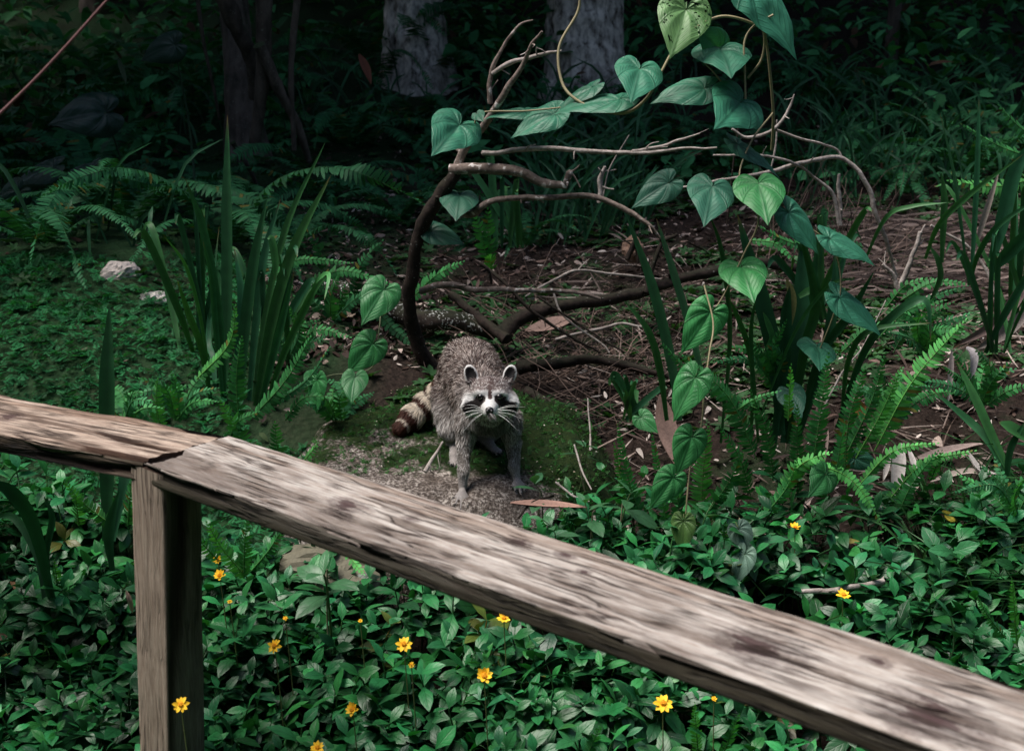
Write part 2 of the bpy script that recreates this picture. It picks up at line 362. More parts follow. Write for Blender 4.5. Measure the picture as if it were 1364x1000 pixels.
sp = m.n('SeparateXYZ', {0: pos}, None)
bare = m.math('MULTIPLY_ADD', m.math('SUBTRACT', 3.02, sp.outputs[1]), 2.2, m.math('MULTIPLY_ADD', sp.outputs[0], -1.0, -0.04))
f = m.math('MULTIPLY_ADD', n2, 2.6, m.math('SUBTRACT', -0.85, bare))
col = m.mix(m.ramp(f, [(0.30, 0.0), (0.48, 1.0)]), grit, mossc)
rockm = m.out(m.bsdf(col, 0.9, 0.2, m.bump(m.math('ADD', n1, n3), 0.006, 1.0)))
build(g, 'rock', rockm, loc=(RX, RY, 0.3), label='flat mossy rock the raccoon stands on, gritty grey along its front', cat='rock')

# ------------------------------------------------------------------ weathered fence: two rails and a post
D = 0.71; RT = CAM_H - D
J1 = np.array((-0.893 * D, 2.93 * D)); dR = unit((0.761, -0.648)); nR = np.array((-dR[1], dR[0])); dL = unit((-0.889, 0.459)); nL = np.array((dL[1], -dL[0]))
WR, WL = 0.19, 0.186
A_ = np.array([dR, -dL]).T; st = np.linalg.solve(A_, (J1 + nL * WL) - (J1 + nR * WR)); J2 = J1 + nR * WR + dR * st[0]
def board(d, n, w, length, rough, seed, t0=0.0015, NT=56, step=0.005, TK=0.037):
    """cross-section loop: top near->far, far side, bottom, near side; local x along d, y along n"""
    sh = float(np.dot(J2 - J1, d)); NL = int(length / step)
    t = np.linspace(0, length, NL)
    v = np.linspace(0, 1, NT); top = np.stack([v, 0 * v], -1)
    far = np.stack([np.ones(5), -np.linspace(0.12, 0.88, 5)], -1); bot = np.stack([np.linspace(1, 0, 8), -np.ones(8)], -1); nr = np.stack([np.zeros(9), -np.linspace(0.92, 0.08, 9)], -1)
    S = np.vstack([top, far, bot, nr]); K = len(S)
    tt = t[:, None] + t0; vv = S[None, :, 0]; zz = S[None, :, 1] * (TK if rough > 1 else np.maximum(TK + .002 - .0060 * tt, .024)) + 0 * tt
    xx = tt + vv * sh + 0 * vv; yy = vv * w + 0 * tt
    gr = fbm(tt * 5 + seed, yy * 75, seed + zz * 75, 4); ck = fbm(tt * 2.2 + seed, yy * 26, seed * 2 + zz * 26, 4)
    dis = rough * (0.0026 * (gr - 0.5) * 2 - 0.010 * sstep(0.56, 0.68, ck))
    istop = (np.arange(K) < NT)[None]; isnear = (np.arange(K) >= NT + 13)[None]
    z2 = zz + istop * dis; y2 = yy - isnear * dis * 0.7
    edge = (0.5 - np.abs(vv - 0.5)) * w; rnd = np.sqrt(np.maximum(0, 1 - (1 - np.minimum(edge, 0.010) / 0.010) ** 2))
    chip = 0.004 + 0.006 * np.maximum(fbm(tt * 9, vv * 2 + seed, seed, 4) - 0.45, 0) * 3 * rough
    z2 = z2 - istop * (1 - rnd) * chip
    V = np.stack([xx + 0 * y2, y2, z2], -1).reshape(-1, 3)
    crk = np.clip(sstep(.52, .64, ck) * .9 + sstep(.60, .72, gr) * .5, 0, 1) * (rough if rough > 1 else .8); bnd = sstep(.55, .8, vv + .5 * (fbm(tt * 2.5, vv * 3, seed + 7, 3) - .5)) * sstep(.35, .65, fbm(tt * 6, vv * 14, seed + 9, 4))
    stain_shade = np.where((np.arange(K) < NT)[None], 1.0, .03 + .4 * sstep(.55, .8, fbm(tt * 3 + seed, zz * 60, 2.0, 3)) * (1.0 if rough > 1 else .35)) + 0 * tt  # rail sides and underside darkened: algae plus their shade painted in
    stain_shade = np.where((np.arange(K) == 0)[None], .6, stain_shade)
    g = Geo(); g.add(V, grid_faces(NL, K, True)[:, ::-1], np.stack([stain_shade, crk + 0 * stain_shade, bnd + 0 * stain_shade], -1).reshape(-1, 3))
    for e in (0, NL - 1):
        ring = V[e * K:(e + 1) * K]; c = ring.mean(0); f = [[i, (i + 1) % K, K] for i in range(K)]
        if e == 0: f = [q[::-1] for q in f]
        g.add(np.vstack([ring, c]), np.array(f)[:, ::-1])
    return g, sh
def loc2d(px, py):
    u = (px - 682) / FPX; v = (500 - py) / FPX; d = np.array((u, CP + v * SP, -SP + v * CP)); p = d[:2] * (D / -d[2]); return p
def knots(lst, d, n):
    o = []
    for px, py, r in lst:
        p = loc2d(px, py) - J1; o.append((float(p @ d), float(p @ n), 0.0, r))
    return o
def place2d(o, d, n, flip):
    Mx = Matrix.Identity(4); Mx.col[0] = (d[0], d[1], 0, 0); Mx.col[1] = (n[0], n[1], 0, 0); Mx.col[2] = (0, 0, 1, 0); Mx.col[3] = (J1[0], J1[1], RT, 1); o.matrix_world = Mx
fence = root('fence', (J1[0], J1[1], 0), 'weathered grey timber handrail fence crossing the foreground on a square post', 'fence')
kn = knots([(1022, 862, 0.050), (1262, 955, 0.060), (472, 672, 0.036), (706, 722, 0.018), (560, 690, 0.014), (765, 740, 0.016), (790, 762, 0.010), (1190, 880, 0.016)], dR, nR)
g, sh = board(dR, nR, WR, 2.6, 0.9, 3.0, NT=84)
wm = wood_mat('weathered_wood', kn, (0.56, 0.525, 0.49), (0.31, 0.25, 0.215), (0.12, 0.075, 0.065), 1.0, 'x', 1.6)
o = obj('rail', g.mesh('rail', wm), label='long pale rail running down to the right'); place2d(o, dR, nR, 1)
o.parent = fence; o.matrix_parent_inverse = Matrix.Translation(fence.location).inverted()
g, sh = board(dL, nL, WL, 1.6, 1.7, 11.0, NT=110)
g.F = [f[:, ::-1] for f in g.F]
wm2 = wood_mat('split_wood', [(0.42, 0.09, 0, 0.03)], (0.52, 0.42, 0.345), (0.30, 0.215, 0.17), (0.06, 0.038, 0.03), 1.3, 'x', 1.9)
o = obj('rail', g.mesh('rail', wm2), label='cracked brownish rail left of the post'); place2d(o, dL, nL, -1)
o.parent = fence; o.matrix_parent_inverse = Matrix.Translation(fence.location).inverted()
# post
def post_geo(w, h, seed):
    n = 16; s = np.linspace(-1, 1, n); E = []
    for k in range(4):
        c, s_ = math.cos(k * PI / 2), math.sin(k * PI / 2); e = np.stack([s[:-1], -np.ones(n - 1)], -1); E.append(np.stack([e[:, 0] * c - e[:, 1] * s_, e[:, 0] * s_ + e[:, 1] * c], -1))
    E = np.vstack(E); E = E * (1 - 0.035 * np.maximum(np.abs(E).min(1) - 0.8, 0)[:, None] * 5) * w / 2
    zs = np.linspace(-h, 0, 150); K = len(E); nn = unit(np.sign(E) * (np.abs(E) > w / 2 * 0.9))
    gr = fbm(E[None, :, 0] * 70 + seed, E[None, :, 1] * 70, zs[:, None] * 4, 4); ck = fbm(E[None, :, 0] * 22 + seed, E[None, :, 1] * 22, zs[:, None] * 1.3, 3)
    dis = 0.0022 * (gr - 0.5) * 2 - 0.007 * sstep(0.6, 0.7, ck)
    XY = E[None] + nn[None] * dis[..., None]
    sd = sstep(w * .42, w * .5, E[:, 0])[None] * (1 - .35 * sstep(.45, .7, fbm(E[None, :, 1] * 30, zs[:, None] * 3, 1.0, 3))) * (.72 + .28 * sstep(-.5, -.1, zs)[:, None]); face_shade = (1 - sd * .80); face_shade_col = np.stack([face_shade, sstep(.55, .68, ck) + 0 * face_shade, 0 * face_shade], -1).reshape(-1, 3)  # shade of the right face painted in, deeper near the rail, with patchy algae
    V = np.concatenate([XY, np.broadcast_to(zs[:, None, None], XY.shape[:2] + (1,))], -1).reshape(-1, 3)
    g = Geo(); g.add(V, grid_faces(150, K, True), face_shade_col); ring = V[-K:]; g.add(np.vstack([ring, ring.mean(0)]), [[i, (i + 1) % K, K] for i in range(K)]); return g
PM = wood_mat('post_wood', [], (0.46, 0.37, 0.30), (0.27, 0.20, 0.155), (0.08, 0.055, 0.045), 0.9, 'z')
pc = J1 + np.array((0.559, 0.829)) * 0.040 + np.array((0.829, -0.559)) * 0.010; pang = -R(34)
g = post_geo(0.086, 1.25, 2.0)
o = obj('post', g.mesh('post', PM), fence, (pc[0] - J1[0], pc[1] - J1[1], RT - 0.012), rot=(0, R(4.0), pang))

# ------------------------------------------------------------------ plant builders
def P_seed(Q): return float(abs(math.sin(Q[0, 0] * 91.7 + Q[-1, 2] * 47.3)))
def blade(g, P, w, nrm=None, n=18, col=(0.02, 0.07, 0.025), fold=0.25, twist=0.0, prof='strap'):
    """strap leaf along the points P, w = full width in metres"""
    Q = spline(P, n); T = unit(np.gradient(Q, axis=0)); N0 = np.array(nrm if nrm is not None else (0.1, -0.8, 0.5), float)
    W = unit(np.cross(T, N0)); N = np.cross(W, T)
    if twist:
        a = (np.linspace(0, 1, n) * twist)[:, None]; W, N = W * np.cos(a) + N * np.sin(a), N * np.cos(a) - W * np.sin(a)
    s = np.linspace(0, 1, n)
    pr = np.minimum(1, (1 - s) / 0.35) ** 0.75 * (0.55 + 0.45 * sstep(0, 0.4, s)) if prof == 'strap' else np.sin(PI * np.clip(s * 0.96 + 0.03, 0, 1)) ** 0.8
    hw = (pr * w / 2)[:, None]
    V = np.stack([Q - W * hw + N * hw * fold, Q, Q + W * hw + N * hw * fold], 1).reshape(-1, 3)
    U = np.stack(np.broadcast_arrays(np.array((-1.0, 0, 1))[None], s[:, None]), -1).reshape(-1, 2)
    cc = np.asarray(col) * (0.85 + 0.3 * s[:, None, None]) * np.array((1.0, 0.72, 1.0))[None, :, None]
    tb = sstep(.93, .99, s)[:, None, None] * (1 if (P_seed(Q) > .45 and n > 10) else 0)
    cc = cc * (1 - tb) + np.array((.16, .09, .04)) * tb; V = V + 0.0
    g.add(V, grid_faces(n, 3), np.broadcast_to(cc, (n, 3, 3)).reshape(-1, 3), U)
def frond(g, P, w, nrm=(0, -0.5, 0.8), col=(0.03, 0.11, 0.03), spacing=0.011, droop=0.18, bare=0.06, seed=0):
    """sword fern frond: rachis plus paired leaflets along P"""
    r = np.random.default_rng(seed); Q = spline(P, 60); L = np.concatenate([[0], np.cumsum(np.linalg.norm(np.diff(Q, axis=0), axis=1))]); LL = L[-1]
    n = max(10, int(LL / spacing)); sv = np.linspace(bare, 0.995, n) * LL
    C = np.stack([np.interp(sv, L, Q[:, i]) for i in range(3)], -1)
    Td = unit(np.gradient(Q, axis=0)); T = unit(np.stack([np.interp(sv, L, Td[:, i]) for i in range(3)], -1))
    W = unit(np.cross(T, np.asarray(nrm, float))); N = np.cross(W, T); s = sv / LL
    ln = w / 2 * np.clip(np.sin(PI * np.clip(s, 0, 1) ** 0.62) ** 0.55, 0.12, 1) * (1 - 0.15 * s); lw = min(spacing * 1.0, w * 0.4) * (0.6 + 0.4 * ln / (w / 2))
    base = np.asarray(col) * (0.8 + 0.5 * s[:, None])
    for sd in (-1, 1):
        a = 0.12 + 0.35 * s ** 3 + r.normal(0, 0.09, n); dr = droop + r.normal(0, 0.16, n); l2 = ln * r.uniform(0.80, 1.08, n) * np.where(r.random(n) < .05, .25, 1)
        dirv = unit(sd * W * np.cos(a)[:, None] + T * np.sin(a)[:, None] - N * dr[:, None])
        h = T * (lw / 2)[:, None]; st = [0.0, 0.35, 0.75, 1.0]; wd = [0.75, 1.0, 0.8, 0.08]; rows = []
        for q, ww in zip(st, wd):
            c = C + dirv * (l2 * q)[:, None] - N * (l2 * q * q * 0.18)[:, None] + T * (l2 * 0.12 * q * q)[:, None]; rows += [c - h * ww, c + h * ww]
        V = np.stack(rows, 1).reshape(-1, 3); f0 = np.array([[0, 1, 3, 2], [2, 3, 5, 4], [4, 5, 7, 6]])
        if sd < 0: f0 = f0[:, ::-1]
        F = (f0[None] + (np.arange(n) * 8)[:, None, None]).reshape(-1, 4)
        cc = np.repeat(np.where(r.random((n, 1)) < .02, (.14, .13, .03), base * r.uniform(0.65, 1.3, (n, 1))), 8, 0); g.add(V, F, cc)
    tube(g, Q[::6], np.linspace(0.0018, 0.0006, 10), 4, 20, np.asarray(col) * (1.5, 1.0, 0.9), cap=False)
def heart_grid(L, W, ns=20, nq=55, fold=0.12, curl=0.15, seed=0, holes=0):
    """cordate leaf in local axes: +Y to the tip, X across, Z up; the veins fan out from the stalk at the origin"""
    s = np.linspace(0, 1, ns)[:, None]; q = np.linspace(-1, 1, nq)[None]; aq = np.abs(q); ph = aq * R(176)
    Rr = np.interp(np.degrees(ph), [0, 5, 12, 25, 42, 60, 80, 100, 120, 138, 152, 164, 172, 176], [1.0, .90, .80, .685, .595, .55, .52, .485, .445, .40, .35, .25, .12, .05])
    k = np.array([1, 2, 3, 2, 1.0]); k /= k.sum(); Rr = np.convolve(np.pad(Rr[0], 2, mode='edge'), k, 'valid')[None]; Rr[0, nq // 2] = 1.03
    ox, oy = np.sin(ph) * Rr, np.cos(ph) * Rr; p1_ = ph + 0.50 * np.sin(np.minimum(ph * 1.35, PI)) ; cx, cy = np.sin(p1_) * Rr * .55, np.cos(p1_) * Rr * .55
    x = 2 * (1 - s) * s * cx + s * s * ox; y = (2 * (1 - s) * s * cy + s * s * oy) * L; x = x * np.sign(q) * W * 0.97
    a = aq * 4.5; d = np.abs(a - np.round(a)); rx, ry = np.abs(x) / (W / 2), y / L
    z = fold * rx * W / 2 * 1.2 * (1 - .6 * rx) - curl * L * np.maximum(ry, 0) ** 2.2 - curl * .5 * L * rx ** 3 + curl * .25 * L * np.maximum(-ry, 0) * 2 + 0.0042 * (L / 0.13) * d * 2 * np.sin(PI * np.clip(s, 0, 1)) ** .6
    z = z + 0.009 * (L / 0.13) * (fbm(x * 24 + seed, y * 24, seed, 2) - 0.5) + 0.0006 * np.sin(s * 48 + d * 9) * s
    V = np.stack([x, y, z + 0 * x], -1).reshape(-1, 3); F = grid_faces(ns, nq)
    U = np.stack(np.broadcast_arrays(q, s), -1).reshape(-1, 2)
    if holes:
        rr = np.random.default_rng(int(seed) + 5); C = V[F].mean(1); keep = np.ones(len(F), bool)
        for _ in range(holes):
            c = V[rr.integers(len(V) // 3, len(V))]; e = rr.uniform(.6, 1.2); keep &= ~((((C - c)[:, :2] / (np.array((0.0036, 0.0024)) * e)) ** 2).sum(1) < 1)
        F = F[keep]
    return V, F[:, ::-1], U
def heart(g, bx, by, Yb, tx, ty, wpx, col, seed=0, side=1, holes=0, curl=0.13, fold=0.14):
    """heart leaf attached where (bx,by,Yb) projects, tip towards (tx,ty), projected width wpx"""
    k = Yb / CP / FPX * 1.02; pl = math.hypot(tx - bx, ty - by) * k; pw = wpx * k
    L = max(pl, pw / 0.92); W = max(pw, L * 0.80); cl = min(1, pl / L); cw = min(1, pw / W)
    right = np.array((1.0, 0, 0)); up = np.array((0, SP, CP)); tow = np.array((0, -CP, SP))
    d2 = unit(np.array((tx - bx, -(ty - by)))); n2 = np.array((-d2[1], d2[0]))
    a = right * d2[0] + up * d2[1]; b = right * n2[0] + up * n2[1]
    A = a * cl + tow * math.sqrt(max(0, 1 - cl * cl)) * 0.9
    sgn = 1 if b @ up > 0 else -1
    B = b * cw - tow * sgn * math.sqrt(max(0, 1 - cw * cw)) * 0.9
    A = unit(A); B = unit(B - A * (A @ B) * 0.5); N = unit(np.cross(B, A)); 
    if N @ tow < 0: N = -N
    hd = 40 if holes else 20
    V, F, U = heart_grid(L, W, hd, 111 if holes else 55, fold, curl, seed, holes)
    P0 = at(bx, by, Yb); Vw = P0 + V[:, :1] * B * 1.0 + V[:, 1:2] * A + V[:, 2:3] * N
    if np.dot(np.cross(B, A), N) < 0: F = F[:, ::-1]
    g.add(Vw, F, col, U)
    return P0, A, N, L
# ------------------------------------------------------------------ raccoon
OY = 2.91; ORG = at(650, 665, OY); ORG[2] = float(rz(ORG[0], OY)) + 0.002
FZ0 = at(650, 665, OY)[2]
def rp(px, py, dy):
    p = at(px, py, OY + dy); return p - np.array((ORG[0], OY, ORG[2]))
HC = rp(653, 531, -0.02)
ha = R(17); HF = np.array((0, -math.cos(ha), math.sin(ha))); HU = np.array((0, math.sin(ha), math.cos(ha))); HX = np.array((1.0, 0, 0))
def hp(x, f, u): return HC + HX * x + HF * f + HU * u
lo = np.array((-0.27, -0.14, -0.07)); hi = np.array((0.13, 0.50, 0.40)); hs = 0.0025
dim = np.ceil((hi - lo) / hs).astype(int); ax = [lo[i] + hs * np.arange(dim[i]) for i in range(3)]
SD = np.full(dim, 0.2, np.float32)
def carve(pts, fn, rmax, k):
    pts = np.asarray(pts); a = np.floor((pts.min(0) - rmax - k - 0.012 - lo) / hs).astype(int).clip(0); b = np.ceil((pts.max(0) + rmax + k + 0.012 - lo) / hs).astype(int); b = np.minimum(b, dim)
    if np.any(b <= a): return
    sl = tuple(slice(a[i], b[i]) for i in range(3))
    Gx, Gy, Gz = np.meshgrid(ax[0][sl[0]], ax[1][sl[1]], ax[2][sl[2]], indexing='ij')
    d = fn(np.stack([Gx, Gy, Gz], -1)).astype(np.float32); o = SD[sl]
    h = np.maximum(k - np.abs(o - d), 0) / k; SD[sl] = np.minimum(o, d) - h * h * k / 4
def cone(a, b, ra, rb, k=0.012):
    a, b = np.asarray(a, float), np.asarray(b, float); ab = b - a; L2 = max(ab @ ab, 1e-9)
    def f(P):
        t = np.clip(((P - a) @ ab) / L2, 0, 1); return np.linalg.norm(P - (a + t[..., None] * ab), axis=-1) - (ra + (rb - ra) * t)
    carve([a, b], f, max(ra, rb), k)
def ell(c, r, k=0.012, Rm=None):
    c = np.asarray(c, float); r = np.asarray(r, float)
    def f(P):
        q = P - c
        if Rm is not None: q = q @ Rm
        n = np.linalg.norm(q / r, axis=-1); return (n - 1) * r.min() * np.minimum(1.0, 0.6 + 0.4 * n)
    carve([c], f, r.max(), k)
HM = np.stack([HX, HF, HU], 1)
ribs = [rp(625, 489, .31), rp(633, 508, .21), rp(642, 530, .12), rp(651, 548, .055)]
for (a, b, ra, rb) in zip(ribs[:-1], ribs[1:], (.071, .071, .061), (.071, .061, .045)): cone(a, b, ra, rb, 0.02)
cone(ribs[0], rp(607, 510, .34), .066, .05, .02)
cone(ribs[3], HC + HF * -0.03 + HU * -0.01, .052, .043, .025)
cone(rp(645, 552, .12), rp(640, 545, .25), .040, .055, .02)                     # belly
# head
ell(hp(0, -0.004, 0.006), (.050, .056, .046), 0.014, HM)
for s in (-1, 1):
    ell(hp(s * .034, 0.002, -.014), (.029, .034, .025), 0.016, HM)
    ell(hp(s * .020, 0.040, .013), (.016, .014, .009), 0.010, HM)              # brow
cone(hp(0, .028, -.016), hp(0, .080, -.029), .027, .0125, .012)
ell(hp(0, .070, -.035), (.0125, .017, .009), .006, HM)
for s in (-1, 1):                                                               # ears: flattened cups
    c, sn = math.cos(s * 0.30), math.sin(s * 0.30); EX = HX * c - HU * sn; EU = HU * c + HX * sn
    EM = np.stack([EX, HF, EU], 1); ec = hp(s * .0455, -.006, .056)
    ell(ec, (.0165, .0065, .026), .008, EM)
    q = ec + HF * .0085 + EU * .002; a = np.floor((q - .03 - lo) / hs).astype(int); b = np.minimum(np.ceil((q + .03 - lo) / hs).astype(int), dim); sl = tuple(slice(a[i], b[i]) for i in range(3))
    Gx, Gy, Gz = np.meshgrid(ax[0][sl[0]], ax[1][sl[1]], ax[2][sl[2]], indexing='ij'); qq = (np.stack([Gx, Gy, Gz], -1) - q) @ EM
    d = (np.linalg.norm(qq / np.array((.0115, .0075, .020)), axis=-1) - 1) * .0075
    SD[sl] = np.maximum(SD[sl], -d)
    if s < 0: EML = (ec, EM)
    else: EMR = (ec, EM)
# legs
def onrock(px, py, dy, lift=0.008):
    p = rp(px, py, dy); p[2] = float(rz(p[0] + ORG[0], p[1] + OY)) - ORG[2] + lift; return p
pawL = onrock(616, 652, -0.002, .009); pawR = onrock(688, 646, .045, .009)
hindL = onrock(605, 618, .17, .010); hindR = onrock(655, 605, .225, .010)
cone(rp(626, 558, .07), rp(619, 592, .055), .033, .018); cone(rp(619, 592, .055), rp(617, 628, .015), .0185, .0125, .01); cone(rp(617, 628, .015), pawL + (0, .008, .004), .0132, .0105, .008)
cone(rp(675, 558, .08), rp(684, 592, .085), .032, .018); cone(rp(684, 592, .085), rp(685, 622, .06), .0185, .0125, .01); cone(rp(685, 622, .06), pawR + (0, .008, .004), .0132, .0105, .008)
cone(rp(604, 532, .30), rp(602, 572, .24), .056, .031, .02); cone(rp(602, 572, .24), rp(604, 590, .27), .028, .018, .012); cone(rp(604, 590, .27), hindL + (0, .06, .006), .017, .014, .01); cone(hindL + (0, .06, .004), hindL, .0135, .012, .008)
cone(rp(650, 540, .30), rp(652, 572, .27), .055, .032, .02); cone(rp(652, 572, .27), rp(644, 588, .29), .028, .018, .012); cone(rp(644, 588, .29), hindR + (-.025, .045, .02), .018, .014, .01); cone(hindR + (-.025, .045, .016), hindR, .015, .012, .008)
CL = []
def toes(base, head, n, spread, ln, lift=0):
    for i in range(n):
        a = head + (i - (n - 1) / 2) * spread; l = ln * (1.0 - 0.16 * abs(i - (n - 1) / 2) ** 1.4)
        d = np.array((math.sin(a), -math.cos(a), 0)); s0 = base + d * .005 + (0, 0, .001)
        mid = base + d * l * .6; tip = base + d * l
        for p, h in ((mid, .0065), (tip, .0035)):
            p[2] = float(rz(p[0] + ORG[0], p[1] + OY)) - ORG[2] + h + .001 + lift
        cone(s0, mid, .0048, .0042, .003); cone(mid, tip, .0042, .0034, .002); CL.append((tip, d))
toes(pawL, -.08, 5, .40, .040); toes(pawR, .30, 5, .40, .038); toes(hindL, .1, 5, .30, .036); toes(hindR, .75, 5, .30, .036)
# tail
TP = [rp(598, 508, .37), rp(583, 527, .385), rp(567, 540, .375), rp(550, 554, .345), rp(535, 569, .315)]
TR = [.030, .031, .031, .029, .018]
for i in range(4): cone(TP[i], TP[i + 1], TR[i], TR[i + 1], .012)
# surface nets
def surface_nets(S):
    neg = S < 0; c = [S[i:S.shape[0] - 1 + i, j:S.shape[1] - 1 + j, k:S.shape[2] - 1 + k] for i in (0, 1) for j in (0, 1) for k in (0, 1)]
    ng = sum((q < 0).astype(np.int8) for q in c); act = (ng > 0) & (ng < 8); ids = -np.ones(act.shape, np.int64); I = np.argwhere(act); ids[act] = np.arange(len(I))
    cv = np.stack([q[act] for q in c], 1).astype(float); off = np.array([(i, j, k) for i in (0, 1) for j in (0, 1) for k in (0, 1)], float)
    acc = np.zeros((len(I), 3)); cnt = np.zeros(len(I))
    for a in range(8):
        for b in range(a + 1, 8):
            if np.abs(off[a] - off[b]).sum() != 1: continue
            va, vb = cv[:, a], cv[:, b]; cr = (va < 0) != (vb < 0); t = np.where(cr, va / np.where(cr, va - vb, 1), 0)
            acc += np.where(cr[:, None], off[a] + t[:, None] * (off[b] - off[a]), 0); cnt += cr
    V = I + acc / cnt[:, None]; Q = []
    for axis in range(3):
        s0 = [slice(None)] * 3; s1 = [slice(None)] * 3; s0[axis] = slice(0, -1); s1[axis] = slice(1, None)
        a, b = neg[tuple(s0)], neg[tuple(s1)]; E = np.argwhere(a != b); o1, o2 = [q for q in range(3) if q != axis]
        E = E[(E[:, o1] > 0) & (E[:, o2] > 0) & (E[:, o1] < S.shape[o1] - 1) & (E[:, o2] < S.shape[o2] - 1)]
        fl = a[tuple(E.T)]
        def idx(d1, d2):
            K = E.copy(); K[:, o1] -= d1; K[:, o2] -= d2; return ids[tuple(K.T)]
        q = np.stack([idx(0, 0), idx(1, 0), idx(1, 1), idx(0, 1)], 1)
        if axis == 1: fl = ~fl
        q[~fl] = q[~fl][:, ::-1]; Q.append(q)
    return V, np.vstack(Q)
V, Q = surface_nets(SD); V = lo + V * hs
for _ in range(2):
    nb = np.zeros_like(V); ct = np.zeros(len(V))
    for a in range(4):
        for b in ((a + 1) % 4, (a - 1) % 4):
            np.add.at(nb, Q[:, a], V[Q[:, b]]); np.add.at(ct, Q[:, a], 1)
    V = V * 0.5 + 0.5 * nb / ct[:, None]
fn = np.cross(V[Q[:, 2]] - V[Q[:, 0]], V[Q[:, 3]] - V[Q[:, 1]]); VN = np.zeros_like(V)
for a in range(4): np.add.at(VN, Q[:, a], fn)
VN = unit(VN)
cen = V.mean(0)
if ((V - cen) * VN).sum() < 0: VN = -VN; Q = Q[:, ::-1]; fn = -fn
bones = [('body', ribs[0], ribs[1]), ('body', ribs[1], ribs[2]), ('body', ribs[2], ribs[3])]
def segd(P, a, b):
    ab = b - a; t = np.clip(((P - a) @ ab) / (ab @ ab), 0, 1); return np.linalg.norm(P - (a + t[:, None] * ab), axis=1), t
def coat(P, N):
    """per point: root colour, tip colour, hair length, hair direction, density weight"""
    n = len(P); r = rng.random(n); h = (P - HC) @ HM; hx, hf, hu = h[:, 0], h[:, 1], h[:, 2]
    dt = np.full(n, 9.0); ts = np.zeros(n)
    for i in range(4):
        d, t = segd(P, TP[i], TP[i + 1]); k = d < dt; dt = np.where(k, d, dt); ts = np.where(k, i + t, ts)
    tail = (dt < .044) & (P[:, 0] < -.075) & (P[:, 1] > .29)
    dh = np.linalg.norm(h / np.array((.072, .10, .078)), axis=1); head = (dh < 1.0) & (hf > -.035)
    # body: grizzled grey brown
    tip = np.where(r[:, None] < .36, (.026, .016, .014), np.where(r[:, None] < .76, (.17, .12, .105), (.72, .63, .58)))
    tip = tip * (0.85 + .3 * rng.random((n, 1))); rt = np.full((n, 3), (.035, .022, .019)); ln = np.full(n, .022)
    low = sstep(.19, .11, P[:, 2]); lg = sstep(.17, .09, P[:, 2]) * (P[:, 1] < .16) + sstep(.12, .06, P[:, 2]) * (P[:, 1] >= .16)
    grey = np.where(r[:, None] < .35, (.15, .13, .12), np.where(r[:, None] < .65, (.44, .40, .38), (.85, .82, .80)))
    side = sstep(0.12, 0.02, P[:, 1]); w = np.clip(np.maximum(low, side * .7), 0, 1)[:, None]; tip = tip * (1 - w) + grey * w; rt = rt * (1 - w) + np.array((.11, .095, .085)) * w
    ln = ln * (1 - .62 * lg)
    foot = sstep(.060, .015, P[:, 2] - (rz(P[:, 0] + ORG[0], P[:, 1] + OY) - ORG[2])) * (~tail)
    tip = tip * (1 - foot[:, None] * .85) + np.array((0.70, .67, .66)) * foot[:, None] * .85; rt = rt * (1 - foot[:, None]) + np.array((.30, .27, .26)) * foot[:, None]; ln = ln * (1 - .45 * foot)
    under = sstep(-.2, -.7, N[:, 2]) * (P[:, 2] > .08) * (~head); tip = tip * (1 - .5 * under[:, None]); chest_shade = (np.abs(P[:, 0] - .006) < .035) & (P[:, 1] < .09) & (P[:, 2] < .20) & (P[:, 2] > .09) & ~head; tip = np.where(chest_shade[:, None], tip * .55, tip); rt = np.where(chest_shade[:, None], rt * .5, rt)  # shade on downward fur and the chest below the head painted into the coat
    d = np.stack([.0 * r, .75 + 0 * r, -.55 + 0 * r], 1); legw = sstep(.16, .10, P[:, 2])[:, None]; d = d * (1 - legw) + np.array((0, .05, -1.0)) * legw
    front = sstep(.10, .03, P[:, 1])[:, None] * (1 - legw); d = d * (1 - front) + np.stack([np.sign(P[:, 0]) * .35, -.1 + 0 * r, -1 + 0 * r], 1) * front
    # tail
    ring = np.sin((ts - .35) * PI * 2 / 1.12 + .4) > -.10; ring = ring & (ts > .5) & (ts < 3.75)
    tc = np.where(ring[:, None], (.95, .83, .68), (.075, .026, .016)) * (.75 + .5 * rng.random((n, 1)))
    tip = np.where(tail[:, None], tc, tip); rt = np.where(tail[:, None], tc * .6, rt); ln = np.where(tail, .019, ln)
    tv = TP[-1] - TP[0]; tv = unit(tv); d = np.where(tail[:, None], tv, d)
    # head: the mask is a mark of the coat
    X_, U_ = np.abs(hx), hu + .036                        # U_ measured from the nose upward
    ff = hf
    up_ = sstep(.05, .06, U_); c = np.where(r[:, None] < (.30 + .28 * up_)[:, None], (.085, .055, .052), np.where(r[:, None] < (.65 + .2 * up_)[:, None], (.27, .22, .21), (.66, .63, .61)))
    white = np.array((.93, .92, .91)) * (.88 + .14 * rng.random((n, 1)))
    black = np.array((.022, .016, .016)) * (.8 + .6 * rng.random((n, 1)))
    brow = np.exp(-((U_ - (.0455 - .0040 * sstep(.01, .05, X_) - .34 * np.maximum(X_ - .025, 0))) / .0085) ** 4) * (X_ > .004) * (X_ < .070)
    jowl = np.exp(-((X_ - .060) / .012) ** 2) * (U_ > .0) * (U_ < .05)
    muz = (((X_ / .0215) ** 2 + ((U_ - .010) / .0215) ** 2) < 1.0) & (ff > .02)
    bridge = (X_ < .0105) & (U_ > .02) & (U_ < .040)
    cheekw = ((X_ > .024) & (U_ < .013) & (U_ > -.012))
    mask = (((X_ - .035) / .0235) ** 2 + ((U_ - .0240 + (X_ - .03) * .50) / .0110) ** 2 < 1) | ((((X_ - .0215) / .0125) ** 2 + ((U_ - .036) / .0085) ** 2) < 1)
